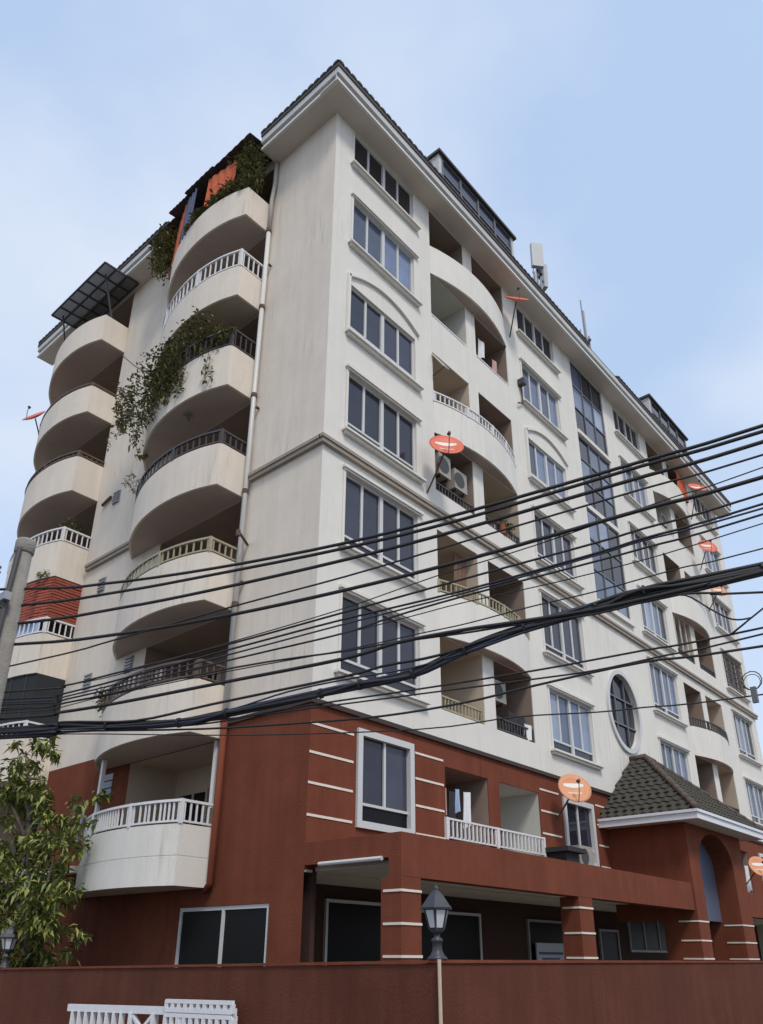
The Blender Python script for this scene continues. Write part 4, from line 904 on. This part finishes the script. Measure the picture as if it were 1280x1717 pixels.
cloth('curtain', ((-0.80, 3.15, 22.98), (-0.95, 4.25, 22.98)), 1, 1.15, 'curtain_orange', 'orange awning cloth on the roof balcony nearest the corner', 'curtain', 4, 0.05)
cloth('curtain', ((-1.0, 4.75, 22.98), (-0.92, 5.3, 22.98)), 1, 1.75, 'curtain_blue', 'dark blue cloth between two orange ones on the roof balcony', 'curtain', 3, 0.05)
cloth('curtain', ((-0.88, 5.4, 22.95), (-0.55, 6.25, 22.95)), 1, 1.65, 'curtain_orange', 'orange awning cloth at the far end of the roof balcony', 'curtain', 3, 0.05)
cloth('curtain', ((21.9, -0.18, 22.75), (23.3, -0.05, 22.75)), 1, 1.1, 'curtain_orange', 'orange curtain under the eave at the far end', 'curtain', 4, 0.05)
cloth('sheet', ((22.35, -0.02, 5.6), (22.75, -0.02, 5.6)), 1, 0.9, 'cloth_white', 'white sheet drying on the red base past the porch', 'laundry', 1)
cloth('tarpaulin', ((-0.9, 9.2+0.35, 4.98), (-1.12, 11.6, 4.98)), 1, 0.75, 'cloth_white', 'white tarpaulin over the low balcony behind the tree', 'tarpaulin', 3, 0.03)
cloth('tarpaulin', ((-0.80, 5.95, 5.25), (-0.42, 6.75, 5.3)), 1, 0.6, 'board_white', 'pale blue sheet tied at the far end of the white rail', 'tarpaulin', 2, 0.03)
cloth('towel', ((-0.85, 9.7, 18.52), (-1.05, 10.6, 18.6)), 1, 0.22, 'curtain_orange', 'orange cloth along the parapet under the polycarbonate awning', 'laundry', 2, 0.02)
# makeshift sheet roofs over the roof balcony
for i, (ya, yb_, z, xo) in enumerate(((2.38, 4.0, 23.26, -1.02), (3.95, 5.3, 23.22, -1.08), (5.25, 6.2, 23.17, -1.0), (6.15, 7.6, 23.12, -0.80))):
    m = MB(); n_ = 12
    for s_ in (0, 0.02):
        o = len(m.v)
        for j in range(n_+1):
            yy = ya+(yb_-ya)*j/n_; dz = 0.018*(1 if j % 2 else -1)+s_
            m.v += [(xo, yy, z+dz-0.06), (0.25, yy, z+dz+0.12)]
        for j in range(n_): f = (o+2*j, o+2*j+1, o+2*j+3, o+2*j+2); m.f.append(f)
    o = m.build('roof_sheet', 'sheet_roof'); o['category'] = 'roof sheet'; o['group'] = 'sheet roofs over the top balcony'
    o['label'] = ['corrugated roof sheet nearest the corner over the top balcony', 'corrugated roof sheet second from the corner over the top balcony', 'corrugated roof sheet third from the corner over the top balcony', 'corrugated roof sheet farthest from the corner, sticking out past the plants'][i]
# polycarbonate awning on the far top balcony
a = thing('awning', 'smoky polycarbonate awning in a dark grid frame over far balcony', 'awning')
AC = [(-1.36, 9.10, 22.84), (-0.15, 9.06, 22.84), (-0.15, 12.45, 22.80), (-1.38, 12.45, 22.72)]
def ap(u, v): return tuple((Vector(AC[0])*(1-u)+Vector(AC[1])*u)*(1-v)+(Vector(AC[3])*(1-u)+Vector(AC[2])*u)*v)
m = MB()
for i in range(4): m.bar(ap(i/3, 0), ap(i/3, 1), 0.05)
for j in range(7): m.bar(Vector(ap(0, j/6))+Vector((0,0,-.003)), Vector(ap(1, j/6))+Vector((0,0,-.003)), 0.05)
m.build('frame', 'dark_metal', a)
for i in range(3):
    for j in range(6):
        c = [Vector(ap(i/3+.01, j/6+.005)), Vector(ap((i+1)/3-.01, j/6+.005)), Vector(ap((i+1)/3-.01, (j+1)/6-.005)), Vector(ap(i/3+.01, (j+1)/6-.005))]
        z = Vector((0, 0, 0.03)); MB().add([q+z for q in c]+[q+z*1.4 for q in c], [(3,2,1,0),(4,5,6,7),(0,1,5,4),(1,2,6,5),(2,3,7,6),(3,0,4,7)]).build('panel', 'poly_panel', a)
MB().bar((-1.1, 9.5, 22.8), (-0.6, 9.55, 21.3), 0.04).bar((-1.1, 12.2, 22.75), (-0.7, 12.3, 21.3), 0.04).build('strut', 'dark_metal', a)
# red slatted blinds and the dark net on the far balconies
b = thing('slatted_blind', 'red brown slatted blind closing a far balcony', 'blind')
path = shift(CURVE, 7.05)
for r_ in range(14):
    z = 10.72+r_*0.085
    m = MB()
    for q0, q1 in zip(path[:13], path[1:14]):
        m.bar((q0[0]+0.03, q0[1], z+random.uniform(-.008, .008)), (q1[0]+0.03, q1[1], z+random.uniform(-.008, .008)), 0.02, 0.062)
    m.build('slat', 'blind_red', b)
nt_ = thing('balcony_net', 'black shade net closing the low far balcony', 'shade net')
m = MB()
for q0, q1 in zip(path[:20], path[1:21]):
    m.add([(q0[0]+.05, q0[1], 7.45), (q1[0]+.05, q1[1], 7.45), (q1[0]+.05, q1[1], 9.09), (q0[0]+.05, q0[1], 9.09)], [(0,1,2,3)])
m.build('net', 'net_dark', nt_); m = MB()
for q0 in path[:20:3]: m.box(q0[0]+.03, q0[0]+.045, q0[1]-.01, q0[1]+.01, 7.45, 9.09)
m.build('batten', 'dark_metal', nt_)
cloth('tarpaulin', ((-0.86, 9.75, 10.70), (-1.09, 11.1, 10.70)), 1, 0.42, 'cloth_blue', 'blue sheet tied on the rail below the red blind', 'tarpaulin', 2, 0.02)
# ------------------------------------------------------------------ plants
def leaf_cloud(mb, pts, size, droop=0.5, asp=0.32):
    for p in pts:
        s_ = size*random.uniform(.6, 1.25); az = random.uniform(0, 2*math.pi); el = random.uniform(-1.2, 0.5)*droop*1.4
        d = Vector((math.cos(az)*math.cos(el), math.sin(az)*math.cos(el), math.sin(el))); sd_ = d.cross(Vector((random.uniform(-.4,.4), random.uniform(-.4,.4), 1))).normalized()*s_*asp/2
        p = Vector(p); c = p+d*s_*.5+Vector((0,0,s_*.06)); q = p+d*s_-Vector((0,0,s_*.12))
        mb.add([p, c+sd_, q, c-sd_], [(0,1,2),(0,2,3)])
def blob(c, r, n_): 
    res = []
    while len(res) < n_:
        v = Vector((random.uniform(-1,1), random.uniform(-1,1), random.uniform(-1,1)))
        if 0.12 < v.length < 1:
            k_ = random.randint(7, 26)                   # a sprig: leaves gathered round one shoot
            for _ in range(k_):
                w_ = v+Vector((random.gauss(0,.16), random.gauss(0,.13), random.gauss(0,.16))); res.append((c[0]+w_.x*r[0], c[1]+w_.y*r[1], c[2]+w_.z*r[2]))
    return res[:n_]
def plant(label, blobs, size, m, vines=(), pots=(), name='balcony_plant', stems=(), asp=0.45):
    t = thing(name, label, 'plant', group='plants on the balconies')
    mb = MB()
    for c, r, n_ in blobs: leaf_cloud(mb, blob(c, r, n_), size, 0.6, asp)
    for q0, q1, n_ in vines:
        q0, q1 = Vector(q0), Vector(q1); leaf_cloud(mb, [q0.lerp(q1, random.random())+Vector((random.gauss(0,.05), random.gauss(0,.09), 0)) for _ in range(n_)], size, 0.8, asp)
    mb.build('foliage', m, t)
    if stems or vines:
        for q0, q1, n_ in vines: MB().tube([q0, (Vector(q0)+Vector(q1))/2+Vector((-.06, .03, 0)), q1], 0.008, 5).build('stem', 'bark', t)
        for q in stems: MB().tube(q, 0.014, 5).build('stem', 'bark', t)
    for q in pots: MB().lathe([(0.10,0),(0.15,0.25),(0.16,0.27)], q, 10).build('pot', 'terracotta', t)
plant('large straggling creeper spilling over the planted balcony', [((-1.05,4.9,16.5),(.34,1.25,.76),900), ((-1.0,4.0,16.5),(.38,1.1,.80),950), ((-0.9,3.2,16.3),(.3,.7,.42),420), ((-1.0,5.9,16.0),(.34,.85,1.15),380), ((-0.95,6.9,16.4),(.28,.6,.85),260), ((-.95,7.4,15.9),(.2,.45,.8),110), ((-1.1,5.5,15.4),(.2,.6,.6),260), ((-1.15,4.5,15.6),(.12,.7,.4),420)], 0.135, 'leaf_dark',
      vines=(((-1.12,4.6,15.9),(-1.17,4.55,14.95),110), ((-1.14,4.0,15.9),(-1.2,3.95,14.9),90), ((-1.05,3.0,15.85),(-1.08,2.95,14.75),45), ((-1.1,5.1,15.9),(-1.15,5.15,14.75),120), ((-.95,5.9,15.6),(-1.0,6.0,14.4),90), ((-.6,6.7,16.6),(-.72,7.6,15.7),60)),
      pots=((-0.8,3.4,15.85),(-0.85,4.6,15.85)), stems=(((-.9,5.6,16.5),(-1.15,6.4,17.2),(-1.3,6.9,17.75)), ((-.8,6.2,16.2),(-.95,7.1,16.9))))
plant('yellow green hanging tuft below the straggling creeper', [((-0.6,7.55,16.0),(.12,.2,.32),60), ((-0.45,6.5,14.62),(.12,.22,.12),40), ((-.7,4.0,14.9-0.35),(.06,.14,.1),14)], 0.13, 'leaf_yellow', vines=(((-.6,7.2,16.6),(-.5,6.6,14.6),14),))
plant('dry twiggy plant at the far end of the dark railed balcony', [((-0.75,6.2,13.5),(.22,.45,.24),130)], 0.09, 'leaf_dark', stems=(((-.6,6.0,13.0),(-.8,6.4,13.6)),), asp=.25)
plant('dense hedge of potted plants on the roof balcony parapet', [((-0.85,3.4,21.65),(.24,1.0,.38),1300), ((-1.0,4.6,21.55),(.18,.5,.30),420), ((-.6,2.72,22.3),(.36,.36,.85),1300), ((-.85,2.9,23.0),(.22,.55,.25),240)], 0.13, 'leaf_dark', pots=((-0.6,3.0,21.1),(-0.75,3.9,21.1)))
plant('dark round shrub hanging off the far end of the roof balcony', [((-0.55,6.70,22.2),(.42,.62,.78),2000)], 0.13, 'leaf_dark', pots=((-0.35,6.6,21.2),))
plant('potted plants behind the white rail of the far balcony', [((-.45,9.9,13.6),(.3,.35,.42),300)], 0.11, 'leaf_dark', pots=((-.45,9.9,12.95),))
plant('yellow green sprig on top of the red blind', [((-1.0,9.9,12.0),(.12,.25,.14),80)], 0.11, 'leaf_yellow')
plant('mixed pot plants along the brown rail above the red base', [((-0.75,5.7,7.72),(.14,.7,.24),420), ((-.3,6.6,7.75),(.12,.35,.22),160)], 0.09, 'leaf_dark', pots=((-.6,5.5,7.35),))
plant('small shrub on the bowed balcony of the far bay', [((20.6,-.1,16.25),(.55,.22,.34),260)], 0.12, 'leaf_yellow', pots=((20.6,-.05,15.8),))
plant('dark pot plants behind the top bowed parapet', [((5.0,.05,21.55),(.6,.15,.2),200), ((19.9,.0,21.6),(.5,.15,.25),150)], 0.11, 'leaf_dark')
plant('small plants over the low rail of the arched loggia', [((7.1,-.02,13.35),(.45,.12,.22),160)], 0.10, 'leaf_dark', pots=((7.0,.05,13.08),))
t = thing('breeze_block_panel', 'pale pierced screen behind the brown rail over the red base', 'screen', (-1.06, 3.35, 7.44))
m = MB()
for i in range(7): m.box(0.02, 0.05, i*0.15, i*0.15+0.05, 0, 0.38)
for j in range(4): m.box(0.015, 0.055, -0.02, 0.97, j*0.12-0.01, j*0.12+0.03)
m.build('screen_panel', 'pipe_beige', t)
# tree behind the wall
t = thing('tree', 'leafy tree with long drooping leaves behind the red wall', 'tree', (-1.25, 6.4, 0))
MB().tube([(0,0,0),(0.05,-.05,1.6),(-.05,.1,3.0),(-.12,.5,4.4),(-.2,.95,5.8),(-.3,1.2,6.6)], [.13,.11,.09,.075,.05,.02], 9).build('trunk', 'bark', t, True)
LIMBS = [((0,0,2.1),(-.25,-.6,3.2),(-.35,-1.0,4.1)), ((-.03,.08,2.8),(-.15,.9,3.6),(-.3,1.5,4.3)), ((-.1,.3,3.8),(.1,-.3,4.7),(.15,-.8,5.3)), ((-.12,.5,4.4),(-.4,.9,5.2),(-.55,1.6,5.9)), ((0,0,1.8),(-.4,.4,2.6),(-.6,.8,3.0)), ((-.05,.1,2.9),(-.3,-.3,3.4),(-.5,-.5,3.7))]
m = MB()
for q in LIMBS: m.tube(q, [.05,.035,.015], 6)
m.build('limb', 'bark', t, True)
random.seed(23)
tips = []
for q in LIMBS:
    for _ in range(10):
        u = random.uniform(.35, 1.1); b0 = Vector(q[1]).lerp(Vector(q[2]), u) if u > .5 else Vector(q[0]).lerp(Vector(q[1]), u*2)
        tips.append(b0+Vector((random.gauss(0,.20), random.gauss(0,.34), random.gauss(0,.32))))
for _ in range(62): tips.append(Vector((random.uniform(-.6,.5), random.uniform(-1.45,1.6), random.uniform(1.9,4.7))))
for _ in range(16): tips.append(Vector((random.uniform(-.5,.2), random.uniform(.2,1.9), random.uniform(5.4,6.9))))
for _ in range(26): tips.append(Vector((random.uniform(-.55,.2), random.uniform(-.1,1.7), random.uniform(4.3,6.0))))
tips += [Vector((-.25,-1.45,5.15)), Vector((-.3,-1.7,4.75)), Vector((-.3,-1.62,3.6)), Vector((-.1,-1.5,4.3)), Vector((-.35,-1.35,3.0))]
cr = MB()
for tp in tips:
    axis = Vector((random.gauss(0,.5), random.gauss(0,.5), random.uniform(.2,1))).normalized()
    for k in range(random.randint(24, 44)):
        az = random.uniform(0, 2*math.pi); el = random.uniform(-1.25, .35)
        d = Vector((math.cos(az)*math.cos(el), math.sin(az)*math.cos(el), math.sin(el))); l = random.uniform(.12, .25)
        b0 = tp+axis*random.uniform(-.16,.16)+Vector((random.gauss(0,.05), random.gauss(0,.05), random.gauss(0,.05))); sd_ = d.cross(Vector((0,0,1)))
        sd_ = sd_.normalized() if sd_.length > .05 else Vector((1,0,0)); sd_ = (sd_+Vector((0,0,random.uniform(-.5,.5)))).normalized()*l*.19
        c1 = b0+d*l*.45+Vector((0,0,l*.07)); q = b0+d*l-Vector((0,0,l*.18))
        cr.add([b0, c1+sd_, q, c1-sd_], [(0,1,2),(0,2,3)])
cr.build('crown', 'tree_leaf', t)
# ------------------------------------------------------------------ roof antennas
a = thing('cell_antenna', 'lattice mast with two pale panel antennas on the roof', 'antenna', (13.75, 1.6, 25.95))
m = MB()
for dx, dy in ((-.18,-.1),(.18,-.1),(0,.2)): m.tube([(dx*1.2,dy*1.2,-1.6),(dx*.7,dy*.7,3.6)], 0.035, 6)
for i in range(7):
    z = .3+i*.55; m.bar((-.18,-.1,z), (.17,-.1,z+.5), .03); m.bar((.18,-.1,z), (0,.19,z+.5), .03); m.bar((0,.2,z), (-.17,-.1,z+.5), .03)
m.build('mast', 'grey_metal', a)
def panel(cx, cy, z, ang, h, w_):
    M_ = Matrix.Rotation(ang, 4, 'Z'); b = MB().box(-w_/2, w_/2, -.09, .09, -h/2, h/2); o = b.build('panel', 'antenna', a, loc=(cx, cy, z), rot=(0.05, 0, ang))
    MB().bar((cx, cy, z-.3), (0, 0, z-.45), .05).build('arm', 'dark_metal', a)
panel(-.55, -.35, 3.75, math.radians(-40), 1.25, .50); panel(.70, .05, 3.75, math.radians(62), 1.35, .36)
MB().box(.60,.80,-.1,.1,2.15,2.6).box(.02,.22,-.2,0,1.6,2.0).box(.0,.18,-.18,0,3.35,3.7).build('radio_unit', 'dark_metal', a)
MB().tube([(-1.35,-.6,.2),(-1.35,-.6,2.0)], .05, 6).build('whip', 'antenna', a)
a = thing('whip_antenna', 'cluster of thin whip antennas at the roof edge', 'antenna', (16.4, 0.9, 25.45))
m = MB(); m.tube([(0,0,-1.6),(0,0,3.3)], .07, 6); m.tube([(.32,0,-1.5),(.32,0,2.1)], .04, 6); m.tube([(-.5,0,-1.2),(-.5,0,1.9)], .03, 6); m.tube([(0.02,.05,2.2),(.02,.05,4.0)], .035, 6); m.build('mast', 'grey_metal', a)
MB().bar((-.5,0,1.5),(.4,0,1.9),.08).bar((-.3,-.3,1.3),(.3,.3,1.6),.08).build('cross_bar', 'dark_metal', a)
bpy.context.view_layer.update()
